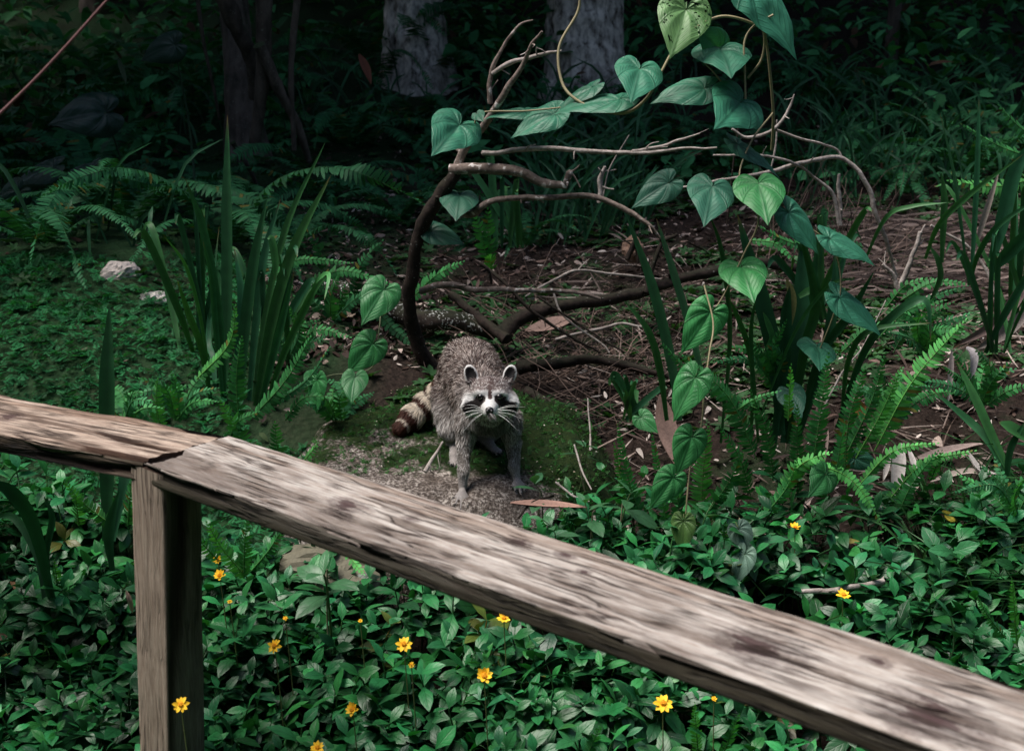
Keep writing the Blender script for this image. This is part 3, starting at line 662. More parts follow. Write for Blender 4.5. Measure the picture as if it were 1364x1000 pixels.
    stripe = (X_ < (.0045 + .12 * np.maximum(U_ - .055, 0)) * (1 + .2 * rng.normal(size=n))) & (U_ > .034) & (U_ < .074 + .008 * rng.normal(size=n))
    fore = sstep(.058, .068, U_)[:, None]
    c = np.where(cheekw[:, None], c * .35 + np.array((.5, .48, .46)), c)
    c = c * (1 - (jowl * .6)[:, None]) + white * (jowl * .6)[:, None]; c = c * (1 - brow[:, None]) + white * brow[:, None]
    c = np.where((muz | bridge)[:, None], white, c); c = np.where(mask[:, None] & ~(muz | bridge)[:, None], black, c); c = np.where(stripe[:, None], (.07, .035, .032), c)
    chin_shade = (U_ < -.012) & (X_ < .03) & (ff > -.02); c = np.where(chin_shade[:, None], c * .45, c)  # shadow beneath the chin painted as darker fur
    hl = np.where(muz | bridge, .0035, np.where(X_ > .042, .017, .008)); hl = np.where(U_ > .055, .010, hl); hl = np.where(U_ < -.006, .015, hl); hl = np.where((hf > .035) & (X_ < .022), np.minimum(hl, .0045), hl)
    nose_c = HC + HF * .07 + HU * -.02; hd = P - nose_c + HU * .004; hd = hd + np.where((hf < .03)[:, None], -HU * .03, 0)
    # ears
    ear = np.zeros(n, bool); earin = np.zeros(n, bool); rim = np.zeros(n, bool)
    for ec, EM in (EML, EMR):
        q = (P - ec) @ EM; e = (np.abs(q[:, 0]) < .021) & (np.abs(q[:, 1]) < .012) & (q[:, 2] > -.012) & (q[:, 2] < .032); ear |= e
        rr_ = (q[:, 0] / .0165) ** 2 + (q[:, 2] / .026) ** 2; rim |= e & (rr_ > .62); earin |= e & (q[:, 1] > -.003) & (rr_ < .62)
    c = np.where(ear[:, None], (.11, .085, .08), c); c = np.where(earin[:, None], (.018, .016, .017), c); c = np.where((ear & rim)[:, None], (.92, .90, .89), c)
    hl = np.where(ear, .0035, hl)
    # the dark socket round each eye
    for s in (-1, 1):
        e = np.linalg.norm(P - hp(s * .0215, .0455, .0035), axis=1) < .0100; hl = np.where(e, .0012, hl); c = np.where(e[:, None], black, c)
    e = np.linalg.norm(P - hp(0, .092, -.028), axis=1) < .013; hl = np.where(e, .001, hl)
    hw = head | ear
    tip = np.where(hw[:, None], c, tip); rt = np.where(hw[:, None], c * .78, rt); ln = np.where(hw, hl, ln); d = np.where(hw[:, None], hd, d)
    return rt, tip, ln, d
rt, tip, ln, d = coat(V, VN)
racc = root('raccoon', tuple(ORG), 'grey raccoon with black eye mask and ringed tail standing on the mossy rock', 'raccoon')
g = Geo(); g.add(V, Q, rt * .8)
furm = M('fur'); fc = furm.n('Attribute', None, 0, attribute_name='Col'); MAT['fur'] = furm.out(furm.bsdf(fc, .62, .25, **{'Sheen Weight': 0.0}))
obj('body', g.mesh('body', MAT['fur']), racc)
# hairs: thin tapering blades in a flow field over the body
ar = np.linalg.norm(fn, axis=1) / 2; fc_ = V[Q].mean(1); hw_ = 1 + 1.8 * (np.linalg.norm((fc_ - HC), axis=1) < .10)
NH = 150000; pk = rng.choice(len(Q), NH, p=ar * hw_ / (ar * hw_).sum())
a, b = rng.random((2, NH, 1)); q = Q[pk]; P = (V[q[:, 0]] * (1 - a) + V[q[:, 1]] * a) * (1 - b) + (V[q[:, 3]] * (1 - a) + V[q[:, 2]] * a) * b
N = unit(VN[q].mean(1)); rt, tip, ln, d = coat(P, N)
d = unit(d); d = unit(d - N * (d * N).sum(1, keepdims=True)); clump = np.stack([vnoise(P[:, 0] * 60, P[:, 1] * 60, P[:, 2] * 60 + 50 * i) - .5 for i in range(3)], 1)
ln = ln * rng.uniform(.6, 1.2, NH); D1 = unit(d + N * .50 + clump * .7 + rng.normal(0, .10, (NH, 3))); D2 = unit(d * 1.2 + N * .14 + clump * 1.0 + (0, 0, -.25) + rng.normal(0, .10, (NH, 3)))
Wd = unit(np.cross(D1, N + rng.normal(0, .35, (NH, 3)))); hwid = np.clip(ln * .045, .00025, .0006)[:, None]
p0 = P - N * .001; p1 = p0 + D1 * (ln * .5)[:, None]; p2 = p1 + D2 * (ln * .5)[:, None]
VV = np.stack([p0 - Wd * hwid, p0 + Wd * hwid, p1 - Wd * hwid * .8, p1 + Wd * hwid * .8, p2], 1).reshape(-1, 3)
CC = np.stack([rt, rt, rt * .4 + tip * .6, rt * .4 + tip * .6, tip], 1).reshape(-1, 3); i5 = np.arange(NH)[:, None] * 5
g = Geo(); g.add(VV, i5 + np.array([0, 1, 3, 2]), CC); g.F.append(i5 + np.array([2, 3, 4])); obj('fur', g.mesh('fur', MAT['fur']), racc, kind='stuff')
def ball(c, r, Rm=None, n=20, col=(1, 1, 1)):
    u = np.linspace(0, PI, n)[:, None]; v = np.linspace(0, 2 * PI, n * 2, endpoint=False)[None]
    Vb = np.stack([np.sin(u) * np.cos(v), np.sin(u) * np.sin(v), np.cos(u) + 0 * v], -1).reshape(-1, 3) * np.asarray(r)
    if Rm is not None: Vb = Vb @ Rm.T
    return Vb + np.asarray(c), grid_faces(n, n * 2, True)[:, ::-1], col
em = M('eye'); MAT['eye'] = em.out(em.bsdf((.004, .003, .003), .07, .7))
nm = M('nose_skin'); MAT['nose'] = nm.out(nm.bsdf((.012, .011, .012), .28, .6, nm.bump(nm.noise(nm.obj(), 900, 2), .0006, .5)))
for s in (-1, 1):
    g = Geo(); g.add(*ball(hp(s * .0215, .0475, .0035), .0080)); obj('eye', g.mesh('eye', MAT['eye']), racc)
g = Geo(); g.add(*ball(hp(0, .090, -.0270), (.0098, .0070, .0072), HM)); g.add(*ball(hp(-.0045, .0925, -.0300), (.0050, .0050, .0045), HM)); g.add(*ball(hp(.0045, .0925, -.0300), (.0050, .0050, .0045), HM)); obj('nose', g.mesh('nose', MAT['nose']), racc)
for s in (-1, 1):
    for i in range(8):
        b0 = hp(s * rng.uniform(.012, .019), .068 - .004 * (i % 3), -.034 + .0028 * (i // 2)); an = R(-38 + 9 * i + rng.uniform(-4, 4)); l = rng.uniform(.042, .066)
        dd = unit(HX * s * math.cos(an) + HU * math.sin(an) * .9 + HF * .25); g = Geo()
        tube(g, [b0, b0 + dd * l * .5, b0 + dd * l - HU * .008 - HF * .006], [.00042, .00032, .00012], 4, 8, (.85, .85, .83), cap=False); obj('whisker', g.mesh('whisker', MAT['claw']), racc)
for tp, dd in CL:
    g = Geo(); tube(g, [tp, tp + dd * .006 + (0, 0, .0015), tp + dd * .011 - (0, 0, .002)], [.0020, .0015, .0004], 5, 6, (.035, .03, .03)); obj('claw', g.mesh('claw', MAT['claw']), racc)
# ------------------------------------------------------------------ trees
def trunk_geo(P, r0, r1, seed, k=64, n=150, ridge=0.06, flare=0.5, vs=3.0):
    P = spline(P, n); T, A, B = frames(P); th = np.linspace(0, 2 * PI, k, endpoint=False)[None]; h = P[:, 2:3] - P[0, 2]
    r = r0 + (r1 - r0) * np.linspace(0, 1, n)[:, None]; r = r * (1 + flare * np.exp(-h / 0.22))
    v = fbm(th * 7 + seed, h * vs, seed, 4); v2 = fbm(np.cos(th) * 2 + seed, np.sin(th) * 2, h * 1.5, 3); ring = fbm(th * 1.2, h * 16, seed + 4, 3)
    seam = np.minimum(1, np.minimum(th, 2 * PI - th) / 0.3)
    r = r * (1 + ridge * 2 * (v - 0.5) * seam + 0.15 * (v2 - 0.5) + ridge * 1.2 * (ring - 0.5) * seam)
    V = P[:, None] + r[..., None] * (np.cos(th)[..., None] * A[:, None] + np.sin(th)[..., None] * B[:, None])
    g = Geo(); g.add(V.reshape(-1, 3), grid_faces(n, k, True)); return g
def crown_geo(c, rad, n, size, seed, col=(0.028, 0.06, 0.022), hollow=0.35):
    r = np.random.default_rng(seed); g = Geo(); cl = unit(r.normal(size=(60, 3))) * (hollow + (1 - hollow) * r.random((60, 1)) ** 0.6)
    p = cl[r.integers(60, size=n)] + r.normal(0, 0.17, (n, 3)); P = np.asarray(c) + p * np.asarray(rad)
    t = Geo(); t.add([(0, 0, 0), (-.28, .45, .06), (.28, .45, .06), (0, 1, -.08)], [[0, 2, 3, 1]])
    instance(g, tmpl(t), rotm(r.uniform(-1, .6, n), r.uniform(-.6, .6, n), r.uniform(0, 2 * PI, n)), P, size * r.uniform(.6, 1.3, n), np.asarray(col) * r.uniform(.5, 1.6, (n, 1)))
    return g
def tree(name, px, Yt, r0, r1, H, lean, mat, label, seed, crown, flare=0.5, ridge=0.06, kind='tree', vs=3.0, crr=(2.2, 2.2, 1.3), n=7000):
    b = at(px, 200, Yt); x0 = b[0]; z0 = float(hgt(x0, Yt, False)) - 0.1
    t = root(name, (x0, Yt, z0), label, kind)
    pts = [(x0, Yt, z0), (x0 + lean[0] * .25, Yt + lean[1] * .25, z0 + H * .3), (x0 + lean[0] * .6, Yt + lean[1] * .6, z0 + H * .65), (x0 + lean[0], Yt + lean[1], z0 + H)]
    build(trunk_geo(pts, r0, r1, seed, flare=flare, ridge=ridge, vs=vs), 'trunk', mat, t)
    c = np.array(pts[-1]) + (0, 0, .3)
    g = crown_geo(c, crr, n, 0.24, seed)
    for i in range(7):
        a = i * 2 * PI / 7 + seed; e = c + np.array((math.cos(a) * crr[0] * .7, math.sin(a) * crr[1] * .7, crr[2] * .2)); tube(g, [pts[-1], (np.array(pts[-1]) + e) / 2 + (0, 0, .15), e], [r1 * .5, r1 * .15], 5, 10, (.05, .04, .03))
    build(g, 'crown', MAT['crown'], t); return t
tree('palm_tree', 777, 7.8, 0.225, 0.20, 3.6, (0.05, .7), MAT['palm_bark'], 'thick pale fibrous tree trunk, rightmost and brightest of the two pale trunks behind the vine', 3, True, 0.25, 0.16, 'tree', 4.0, (1.9, 1.7, .8), 6000)
tree('palm_tree', 560, 8.0, 0.165, 0.155, 3.8, (-0.25, .5), MAT['palm_bark'], 'blurred grey fibrous trunk half in shade left of the brighter pale trunk', 8, True, 0.7, 0.17, 'tree', 4.0, (2.5, 1.9, .8), 8500)
tree('gnarled_tree', 330, 6.5, 0.075, 0.06, 3.6, (-0.35, .9), MAT['tree_bark'], 'dark gnarled tree trunk with hanging roots deep in the shade at upper left', 5, True, 1.0, 0.14, 'tree', 1.2, (2.8, 2.0, .8), 14000)
tree('slender_tree', 1177, 8.2, 0.04, 0.03, 3.6, (0.1, .2), MAT['tree_bark'], 'slender brown sapling trunk standing in the dark undergrowth at upper right', 6, True, 0.3, 0.05, 'tree', 2, (2.5, 1.9, .8), 8500)
tree('dark_tree', -60, 6.0, 0.14, 0.12, 3.4, (0.1, .3), MAT['tree_bark'], 'dark tree beyond the left edge whose crown shades the mossy mound side', 9, True, 0.5, 0.1, 'tree', 2, (2.9, 1.9, .8), 19000)
tree('dark_tree', 900, 10.2, 0.12, 0.1, 4.6, (0.1, .2), MAT['tree_bark'], 'dark tree trunk far back on the bank between the bright trunk and the looped vine', 29, True, 0.5, 0.1, 'tree', 2, (4.0, 2.8, .8), 15000)
tree('dark_tree', -420, 5.3, 0.12, 0.1, 3.4, (0.2, .2), MAT['tree_bark'], 'unseen dark tree added well outside the left edge to shade the bank', 49, True, 0.5, 0.1, 'tree', 2, (2.2, 1.8, .8), 13000)  # out-of-view crown added to thicken the shade on the left
tree('dark_tree', 150, 9.6, 0.12, 0.1, 4.6, (0.1, .2), MAT['tree_bark'], 'dark tree trunk far back on the bank in the upper left gloom', 39, True, 0.5, 0.1, 'tree', 2, (3.6, 2.8, .8), 15000)
tree('dark_tree', 1480, 7.4, 0.13, 0.1, 3.6, (0.1, .2), MAT['tree_bark'], 'dark tree beyond the right edge whose crown shades the ferns', 19, True, 0.5, 0.1, 'tree', 2, (2.5, 1.9, .8), 8500)
r = np.random.default_rng(55)
def blocker_wood(n, fx, seed):
    r = np.random.default_rng(seed); x, y, z = fx(r, n); k = fbm(x * .7, y * .7, z * .7, 3) > .40; x, y, z = x[k], y[k], z[k]; n = len(x)
    t = Geo(); t.add([(0, 0, 0), (-.3, .45, .06), (.3, .45, .06), (0, 1, -.08)], [[0, 2, 3, 1]]); g = Geo()
    instance(g, tmpl(t), rotm(r.uniform(-1.2, .8, n), r.uniform(-.8, .8, n), r.uniform(0, 2 * PI, n)), np.stack([x, y, z], -1), .34 * r.uniform(.5, 1.4, n), np.array((.022, .055, .022)) * r.uniform(.5, 1.6, (n, 1))); return g
def ring(r, n):
    a = r.uniform(0, 2 * PI, n); rad = np.where(np.cos(a) > .45, 12.5, 6.5) + r.uniform(0, 3.0, n); x = np.sin(a) * rad; y = 3.5 + np.cos(a) * rad; z = hgt(x, y, False) + r.uniform(0, 6.5, n); return x, y, z
build(blocker_wood(64000, ring, 56), 'forest', MAT['crown'], kind='stuff', label='unseen dark wood added all round the clearing to block low sky light', cat='forest')  # out-of-view leaf mass added to cut sky light from behind and the sides
# hanging roots and stems of the gnarled tree, ivy clump
gt = bpy.data.objects['gnarled_tree']
for pts, r_ in (([(262, -10), (272, 60), (285, 120), (292, 160)], .010), ([(285, -40), (312, 30), (335, 80), (338, 130)], .045), ([(352, -40), (350, 100), (338, 200)], .04), ([(345, 60), (372, 120), (395, 165), (412, 215)], .028), ([(310, 190), (335, 230), (350, 270)], .012), ([(400, -40), (388, 90), (392, 200)], .018)):
    g = Geo(); tube(g, [at(x, y, 5.7 + .1 * i) for i, (x, y) in enumerate(pts)], [r_, r_ * .6], 9, 26, (1, 1, 1), .3); build(g, 'root', MAT['tree_bark'], gt)

# ------------------------------------------------------------------ far undergrowth: one mass of leaves on the bank
def leafT(nx=3, ny=5, L=1.0, W=0.42, curl=0.2, fold=0.25, power=0.75):
    s = np.linspace(0, 1, ny)[:, None]; q = np.linspace(-1, 1, nx)[None]; w = np.sin(PI * np.clip(s, 0, 1) ** 0.8) ** power + 0.02
    V = np.stack([W / 2 * q * w, L * s + 0 * q, fold * W / 2 * np.abs(q) * w - curl * L * s * s + 0 * q], -1).reshape(-1, 3)
    U = np.stack(np.broadcast_arrays(q, s), -1).reshape(-1, 2); g = Geo(); g.add(V, grid_faces(ny, nx), (1, 1, 1), U); return tmpl(g)
LT = leafT()
r = np.random.default_rng(21); n = 30000
x = r.uniform(-6, 6, n); y = 6.0 + 8.5 * r.random(n) ** 0.9; cl = fbm(x * 1.3, y * 1.3, 8, 3)
k = cl > 0.44 + 0.04 * r.random(n); x, y, cl = x[k], y[k], cl[k]; n = len(x)
z = hgt(x, y, False) + r.random(n) ** 1.6 * (0.25 + 2.2 * np.maximum(cl - 0.44, 0)) * sstep(5.5, 8.5, y) + .02
g = Geo(); sz = r.uniform(.05, .15, n); tn = np.array((.065, .260, .10)) * r.uniform(.5, 1.5, (n, 1)); tn = np.where(r.random((n, 1)) < .06, (.10, .06, .04), tn)
instance(g, LT, rotm(r.uniform(-.9, .9, n), r.uniform(-.7, .7, n), r.uniform(0, 2 * PI, n)), np.stack([x, y, z], -1), sz, tn)
build(g, 'undergrowth', MAT['crown'], kind='stuff', label='dark leafy undergrowth covering the shaded bank behind', cat='undergrowth')
# low weeds between the litter
r = np.random.default_rng(22); n = 16000
x = r.uniform(-3.6, 3.8, n); y = r.uniform(3.4, 7.2, n); cl = fbm(x * 1.7 + 3, y * 1.7, 2, 3); px_, py_, _ = proj(np.stack([x, y, hgt(x, y)], -1))
soil = np.exp(-(((px_ - 850) / 260) ** 2 + ((py_ - 420) / 120) ** 2)); k = (cl - .24 * soil + .12 * (py_ < 330) > .455) | (r.random(n) < .05); k |= (px_ > 900) & (py_ > 420) & (r.random(n) < .35); k &= (px_ > 560) | (r.random(n) < .12); x, y = x[k], y[k]; n = len(x)
cg = Geo()
for i in range(6):
    a = i * 1.05 + .3; instance(cg, leafT(3, 4, 1, .45, .35), rotm([.55], [0], [a]), [(0, 0, .12)], [r.uniform(.7, 1.1)], [(1, 1, 1)])
g = Geo(); instance(g, tmpl(cg), rotm(r.normal(0, .25, n), r.normal(0, .25, n), r.uniform(0, 6.3, n)), np.stack([x, y, hgt(x, y)], -1), r.uniform(.022, .055, n), np.array((.035, .10, .035)) * r.uniform(.5, 1.5, (n, 1)))
build(g, 'small_weeds', MAT['fern'], kind='stuff', label='small green seedlings sprinkled over the brown leaf litter', cat='weeds')

# ------------------------------------------------------------------ moss and spikemoss cover on the left mound
fr = Geo(); LTs = leafT(3, 3, 1, .30, .2, .2)
for i in range(7):
    s = i / 6; l = .50 * (1 - .6 * s)
    for sd in (-1, 1): instance(fr, LTs, rotm([0], [0], [-sd * 1.05]), [(0, s * .85, -.12 * s * s)], [l], [(1, 1, 1)])
instance(fr, LTs, rotm([-.2], [0], [0]), [(0, .8, -.1)], [.3], [(1, 1, 1)])
FT = tmpl(fr); r = np.random.default_rng(31); n = 52000
x = r.uniform(-3.3, -.25, n); y = r.uniform(2.45, 5.3, n); px_, py_, _ = proj(np.stack([x, y, hgt(x, y)], -1))
bare = fbm(x * 2.6, y * 2.6, 12, 3); k = (px_ < 300 + 110 * (fbm(x * 3, y * 3, 5, 2) - .2) * 2) & (py_ > 345) & ((bare < .60) | (r.random(n) < .3)); k &= ~((px_ > 330) & (py_ < 600))
x, y = x[k], y[k]; n = len(x); nz = fbm(x * 9, y * 9, 3, 2)
g = Geo(); instance(g, FT, rotm(r.uniform(.1, .8, n), r.normal(0, .3, n), r.uniform(0, 6.3, n)), np.stack([x, y, hgt(x, y) + .004 + .02 * nz], -1), r.uniform(.014, .034, n), np.array((.020, .145, .048)) * r.uniform(.55, 1.5, (n, 1)) * (.5 + nz[:, None]))
build(g, 'spikemoss', MAT['fern'], kind='stuff', label='lacy spikemoss carpet over the mound at left', cat='moss')
# moss tufts on the rock
r = np.random.default_rng(33); n = 5200; x = RX + r.uniform(-.44, .44, n); y = RY + r.uniform(-.42, .42, n)
k = (y - 2.93 + .30 * (x - RX) * .5 + .16 * (fbm(x * 7, y * 7, 3, 3) - .5)) > .07; x, y = x[k], y[k]; n = len(x)
g = Geo(); instance(g, FT, rotm(r.uniform(.2, 1.0, n), r.normal(0, .3, n), r.uniform(0, 6.3, n)), np.stack([x, y, rz(x, y) + .0], -1), r.uniform(.007, .018, n), np.array((.018, .085, .014)) * r.uniform(.2, 1.9, (n, 1)))
build(g, 'moss', MAT['fern'], kind='stuff', label='short green moss growing on top of the rock', cat='moss')

r = np.random.default_rng(34); n = 900; x = RX + r.uniform(-.42, .42, n); y = RY + r.uniform(-.42, .42, n); k = vnoise(x * 9, y * 9, 3.0) > .45; x, y = x[k], y[k]; n = len(x)
g = Geo(); instance(g, leafT(3, 3, 1, .7, .2, .2), rotm(r.uniform(-.3, .5, n), r.normal(0, .4, n), r.uniform(0, 6.3, n)), np.stack([x, y, rz(x, y) + .007], -1), r.uniform(.003, .008, n), np.array([(.45, .42, .36), (.30, .24, .18), (.14, .10, .07), (.10, .16, .05)])[r.integers(4, size=n)])
build(g, 'debris', MAT['litter'], kind='stuff', label='tiny pale specks and crumbs fallen on the mossy rock', cat='debris')
# ------------------------------------------------------------------ leaf litter and twigs
def litter(name, n, xr, yr, seed, test, size, cols, mat='litter', L=.45, up=0.0, lab=None, slim=False):
    r = np.random.default_rng(seed); x = r.uniform(*xr, n); y = r.uniform(*yr, n); px_, py_, _ = proj(np.stack([x, y, hgt(x, y)], -1)); k = test(px_, py_, x, y, r); x, y = x[k], y[k]; n = len(x)
    z = hgt(x, y) + .004 + up * r.random(n) ** 2; cm = np.asarray(cols)[r.integers(len(cols), size=n)] * r.uniform(.5, 1.35, (n, 1)); g = Geo(); V_ = r.integers(3, size=n)
    for v in range(3):
        m_ = V_ == v
        T = leafT(3, 5, 1, (.035 if slim else L) * (.7 + .3 * v), (-.35, .1, .45)[v] * (.5 if slim else 1), (.6, -.4, .2)[v])
        instance(g, T, rotm(r.normal(0, .28, m_.sum()), r.normal(0, .45, m_.sum()), r.uniform(0, 6.3, m_.sum())), np.stack([x, y, z], -1)[m_], r.uniform(size[0], size[1], m_.sum()), cm[m_])
    return build(g, name, MAT[mat], kind='stuff', label=lab, cat='litter')
BR = [(.08, .048, .038), (.035, .022, .018), (.16, .105, .088), (.42, .33, .29), (.03, .02, .016), (.05, .03, .022)]
onrockf = lambda x, y: (np.abs(x - RX) < .42) & (np.abs(y - RY) < .42)
litter('leaf_litter', 21000, (-3.4, 3.8), (2.9, 7.4), 41, lambda p, q, x, y, r: ~onrockf(x, y) & ((p > 380) | (r.random(len(p)) < .06)) & ((y < 5.6) | (r.random(len(p)) < .45)), (.014, .045), BR, lab='brown dead leaves scattered over the forest floor')
litter('wood_chips', 8000, (-1.4, 3.2), (3.0, 5.8), 42, lambda p, q, x, y, r: ~onrockf(x, y) & (p > 400), (.008, .045), [(.40, .31, .27), (.22, .145, .12), (.08, .05, .04), (.62, .54, .49), (.03, .02, .016)], L=.26, up=.02, lab='pale splinters and chips of wood among the litter')
litter('fine_straw', 1800, (.15, 2.6), (3.1, 5.0), 43, lambda p, q, x, y, r: (p > 690), (.08, .24), [(.12, .085, .07), (.20, .15, .13), (.06, .04, .034), (.34, .28, .25)], up=.05, slim=True, lab='fine brown straw and dead stalks tangled over the ground at right')
litter('litter_patch', 3600, (-1.15, -.15), (2.95, 4.3), 46, lambda p, q, x, y, r: ((((x - RX) / .5) ** 2 + ((y - RY) / .5) ** 2) > 1) & (p > 345), (.010, .05), BR + [(.05, .08, .03), (.34, .27, .22)], L=.38, up=.02, lab='dead leaves and crumbs between the mossy rock and the tall strap clump')
# straw heap at the right: long dry palm leaflets lying across
r = np.random.default_rng(44); g = Geo()
for i in range(330):
    px, py = r.uniform(1130, 1390), r.uniform(300, 410); p = gpt(px, py); l = r.uniform(.15, .42); a = r.normal(.05, .30); d = np.array((math.cos(a), math.sin(a) * .8, 0)); h = r.uniform(0, .09)
    P = [p - d * l / 2 + (0, 0, h), p + (0, 0, h + .02 + r.normal(0, .01)), p + d * l / 2 + (0, 0, h * .5)]
    blade(g, P, r.uniform(.006, .014), (0, -.6, .8), 6, np.array([(.10, .068, .058), (.045, .03, .026), (.24, .18, .16)][r.integers(3)]) * r.uniform(.5, 1.3), .5)
build(g, 'straw_heap', MAT['litter'], kind='stuff', label='heap of long dry brown palm leaflets lying across the ground at right', cat='straw')
# twig tangle behind the raccoon and at right of centre
g = Geo(); r = np.random.default_rng(45)
for i in range(900):
    zone = i % 3
    px, py = ((r.uniform(690, 900), r.uniform(430, 600)), (r.uniform(1010, 1190), r.uniform(280, 400)), (r.uniform(620, 900), r.uniform(380, 520)))[zone]
    p = gpt(px, py); l = r.uniform(.10, .38); a = r.uniform(0, PI) if zone != 1 else r.normal(1.2, .6); e = r.uniform(.0, .5) if zone != 1 else r.uniform(-.3, 1.2); d = np.array((math.cos(a) * math.cos(e), math.sin(a) * math.cos(e) * .6, math.sin(e)))
    P = [p + (0, 0, .01), p + d * l * .4 + r.normal(0, .012, 3), p + d * l * .75 + r.normal(0, .015, 3), p + d * l + r.normal(0, .02, 3)]; w = r.uniform(.0008, .0026)
    tube(g, P, [w, w * .5], 4, 9, np.array((.13, .09, .075)) * r.uniform(.1, 1) ** 2 * 2.2)
build(g, 'twigs', MAT['litter'], kind='stuff', label='tangle of thin dry twigs on the ground behind the raccoon', cat='twigs')

# ------------------------------------------------------------------ dead branches
def rr_max(parts): return max(max(r_) for _, r_ in parts)
def branch(name, parts, mat, label, cat='branch', group=None, k=8, rough=.30):
    """parts: list of (points as (px, py, Y), radii in photo pixels)"""
    w = [np.array([at(a, b, c) for a, b, c in p]) for p, _ in parts]; loc = tuple(w[0][0]); t = None; k = max(k, 10) if rr_max(parts) > 4 else k
    if len(parts) > 1: t = root(name, loc, label, cat, group)
    for i, (P, (pp, rr)) in enumerate(zip(w, parts)):
        g = Geo(); Ym = np.mean([q[2] for q in pp]); rad = np.array(rr, float) * Ym / FPX
        Q_ = spline(P, max(24, len(P) * 9)); L_ = np.concatenate([[0], np.cumsum(np.linalg.norm(np.diff(Q_, axis=0), axis=1))]); am = np.clip(rad.max() * 1.3, .002, .011) * sstep(0, .05, L_) * sstep(0, .05, L_[-1] - L_)
        jit = Q_ + am[:, None] * 2 * (np.stack([fbm(L_ * 11 + i, P[0, 0] * 9 + 7 * c, 0, 3) for c in range(3)], -1) - .5)
        tube(g, jit, rad, k, len(jit), (1, 1, 1), rough, seed=i * 3.1 + P[0, 0])
        rs = np.random.default_rng(int(abs(P[0, 0]) * 1000) + i)
        for _ in range(int(rs.integers(2, 5)) if rad.max() > .004 else 0):
            j = int(rs.integers(4, len(jit) - 3)); rj = float(np.interp(j / len(jit), np.linspace(0, 1, len(rad)), rad)); dd = unit(rs.normal(size=3) + unit(jit[j + 1] - jit[j - 1]) * .8); l = rs.uniform(.015, .05)
            tube(g, [jit[j], jit[j] + dd * l * .5, jit[j] + dd * l + rs.normal(0, .004, 3)], [rj * .45, rj * .25], 5, 8, (1, 1, 1), .2)
        if t: build(g, 'stem' if i == 0 else 'side_branch', mat if not isinstance(mat, list) else mat[min(i, len(mat) - 1)], t)
        else: build(g, name, mat, loc=loc, label=label, cat=cat, group=group)
    return t
SY = 3.55
B_, DB, PT = MAT['branch'], MAT['dark_branch'], MAT['pale_twig']
branch('dead_sapling', [
    ([(578, 498, 3.72), (556, 450, 3.68), (545, 385, 3.62), (556, 320, 3.58), (582, 262, SY), (612, 222, SY)], [13, 10.5, 9, 9, 9.5, 8]),
    ([(606, 228, SY), (622, 195, SY), (652, 158, 3.5), (690, 95, 3.45), (722, 42, 3.4)], [6, 6, 5.5, 3.5, 1.6]),
    ([(653, 138, 3.5), (652, 100, 3.5), (672, 62, 3.5), (692, 34, 3.5), (710, 27, 3.5)], [3.6, 3, 2.4, 1.8, 1]),
    ([(656, 98, 3.5), (680, 84, 3.47), (715, 74, 3.45), (748, 68, 3.42)], [2.8, 3, 2.6, 1.6]),
    ([(600, 226, SY), (640, 226, 3.52), (690, 228, 3.5), (722, 240, 3.48), (752, 248, 3.46)], [7.5, 7, 7, 6, 4]),
    ([(752, 250, 3.46), (758, 232, 3.46), (762, 228, 3.46)], [4, 5, 2]),
    ([(600, 275, SY + .05), (625, 282, 3.55), (650, 268, 3.52), (700, 265, 3.5), (748, 263, 3.48), (790, 260, 3.46), (830, 276, 3.44), (862, 298, 3.42), (880, 318, 3.42)], [7, 5, 4.2, 4, 3.6, 4, 3.6, 2.6, 1.6]),
    ([(642, 204, 3.5), (680, 202, 3.5), (728, 199, 3.5), (790, 203, 3.48), (850, 202, 3.46), (905, 200, 3.45), (955, 197, 3.43)], [3.4, 3.2, 3.4, 3.0, 2.8, 2, 1.4]),
    ([(842, 202, 3.46), (880, 196, 3.46), (905, 186, 3.46), (932, 178, 3.46)], [2.6, 2.2, 1.8, 1]),
    ([(560, 388, 3.62), (590, 380, 3.6), (640, 384, 3.57), (700, 388, 3.55), (760, 388, 3.55), (800, 398, 3.55)], [5, 4.5, 4, 3.4, 3, 2]),
    ], [DB, B_, B_, PT, B_, B_, B_, PT, PT, B_], 'dead forked sapling behind the raccoon, its dark stem bearing long bare grey branches', 'branch')
branch('fallen_branch', [([(905, 250, 3.7), (985, 235, 3.7), (1030, 229, 3.72), (1075, 216, 3.75), (1120, 211, 3.8), (1150, 240, 3.8), (1168, 285, 3.8), (1182, 330, 3.82), (1195, 370, 3.85)], [1.4, 2.2, 2.6, 2.8, 3, 3.2, 3.2, 2.6, 1.8]),
    ([(975, 172, 3.7), (998, 184, 3.7), (1032, 172, 3.7), (1052, 142, 3.7), (1058, 126, 3.7)], [1.6, 2.2, 2.4, 1.8, 1]),
    ([(1030, 172, 3.7), (1070, 185, 3.75), (1112, 198, 3.8), (1122, 212, 3.8)], [1.8, 1.6, 1.6, 1.8]),
    ([(950, 207, 3.7), (1000, 206, 3.7), (1052, 214, 3.72), (1085, 238, 3.8), (1110, 260, 3.8), (1118, 300, 3.8)], [1.2, 1.6, 1.8, 2, 2.6, 3]),
    ([(1118, 232, 3.8), (1117, 262, 3.8), (1120, 300, 3.8)], [2, 3, 2.4])], PT, 'pale bare crooked branch arching over the ground at right of the heart leaves')
branch('fallen_branch', [([(668, 448, 3.85), (700, 420, 3.9), (760, 405, 3.95), (840, 393, 4.05), (900, 372, 4.12), (960, 362, 4.15), (1010, 352, 4.2), (1085, 362, 4.25)], [13, 10, 8, 8, 7, 8, 7, 5]), ([(860, 390, 4.05), (880, 330, 4.1), (902, 312, 4.1)], [5, 3, 2])], DB, 'thick dark fallen branch lying behind the raccoon and running off to the right')
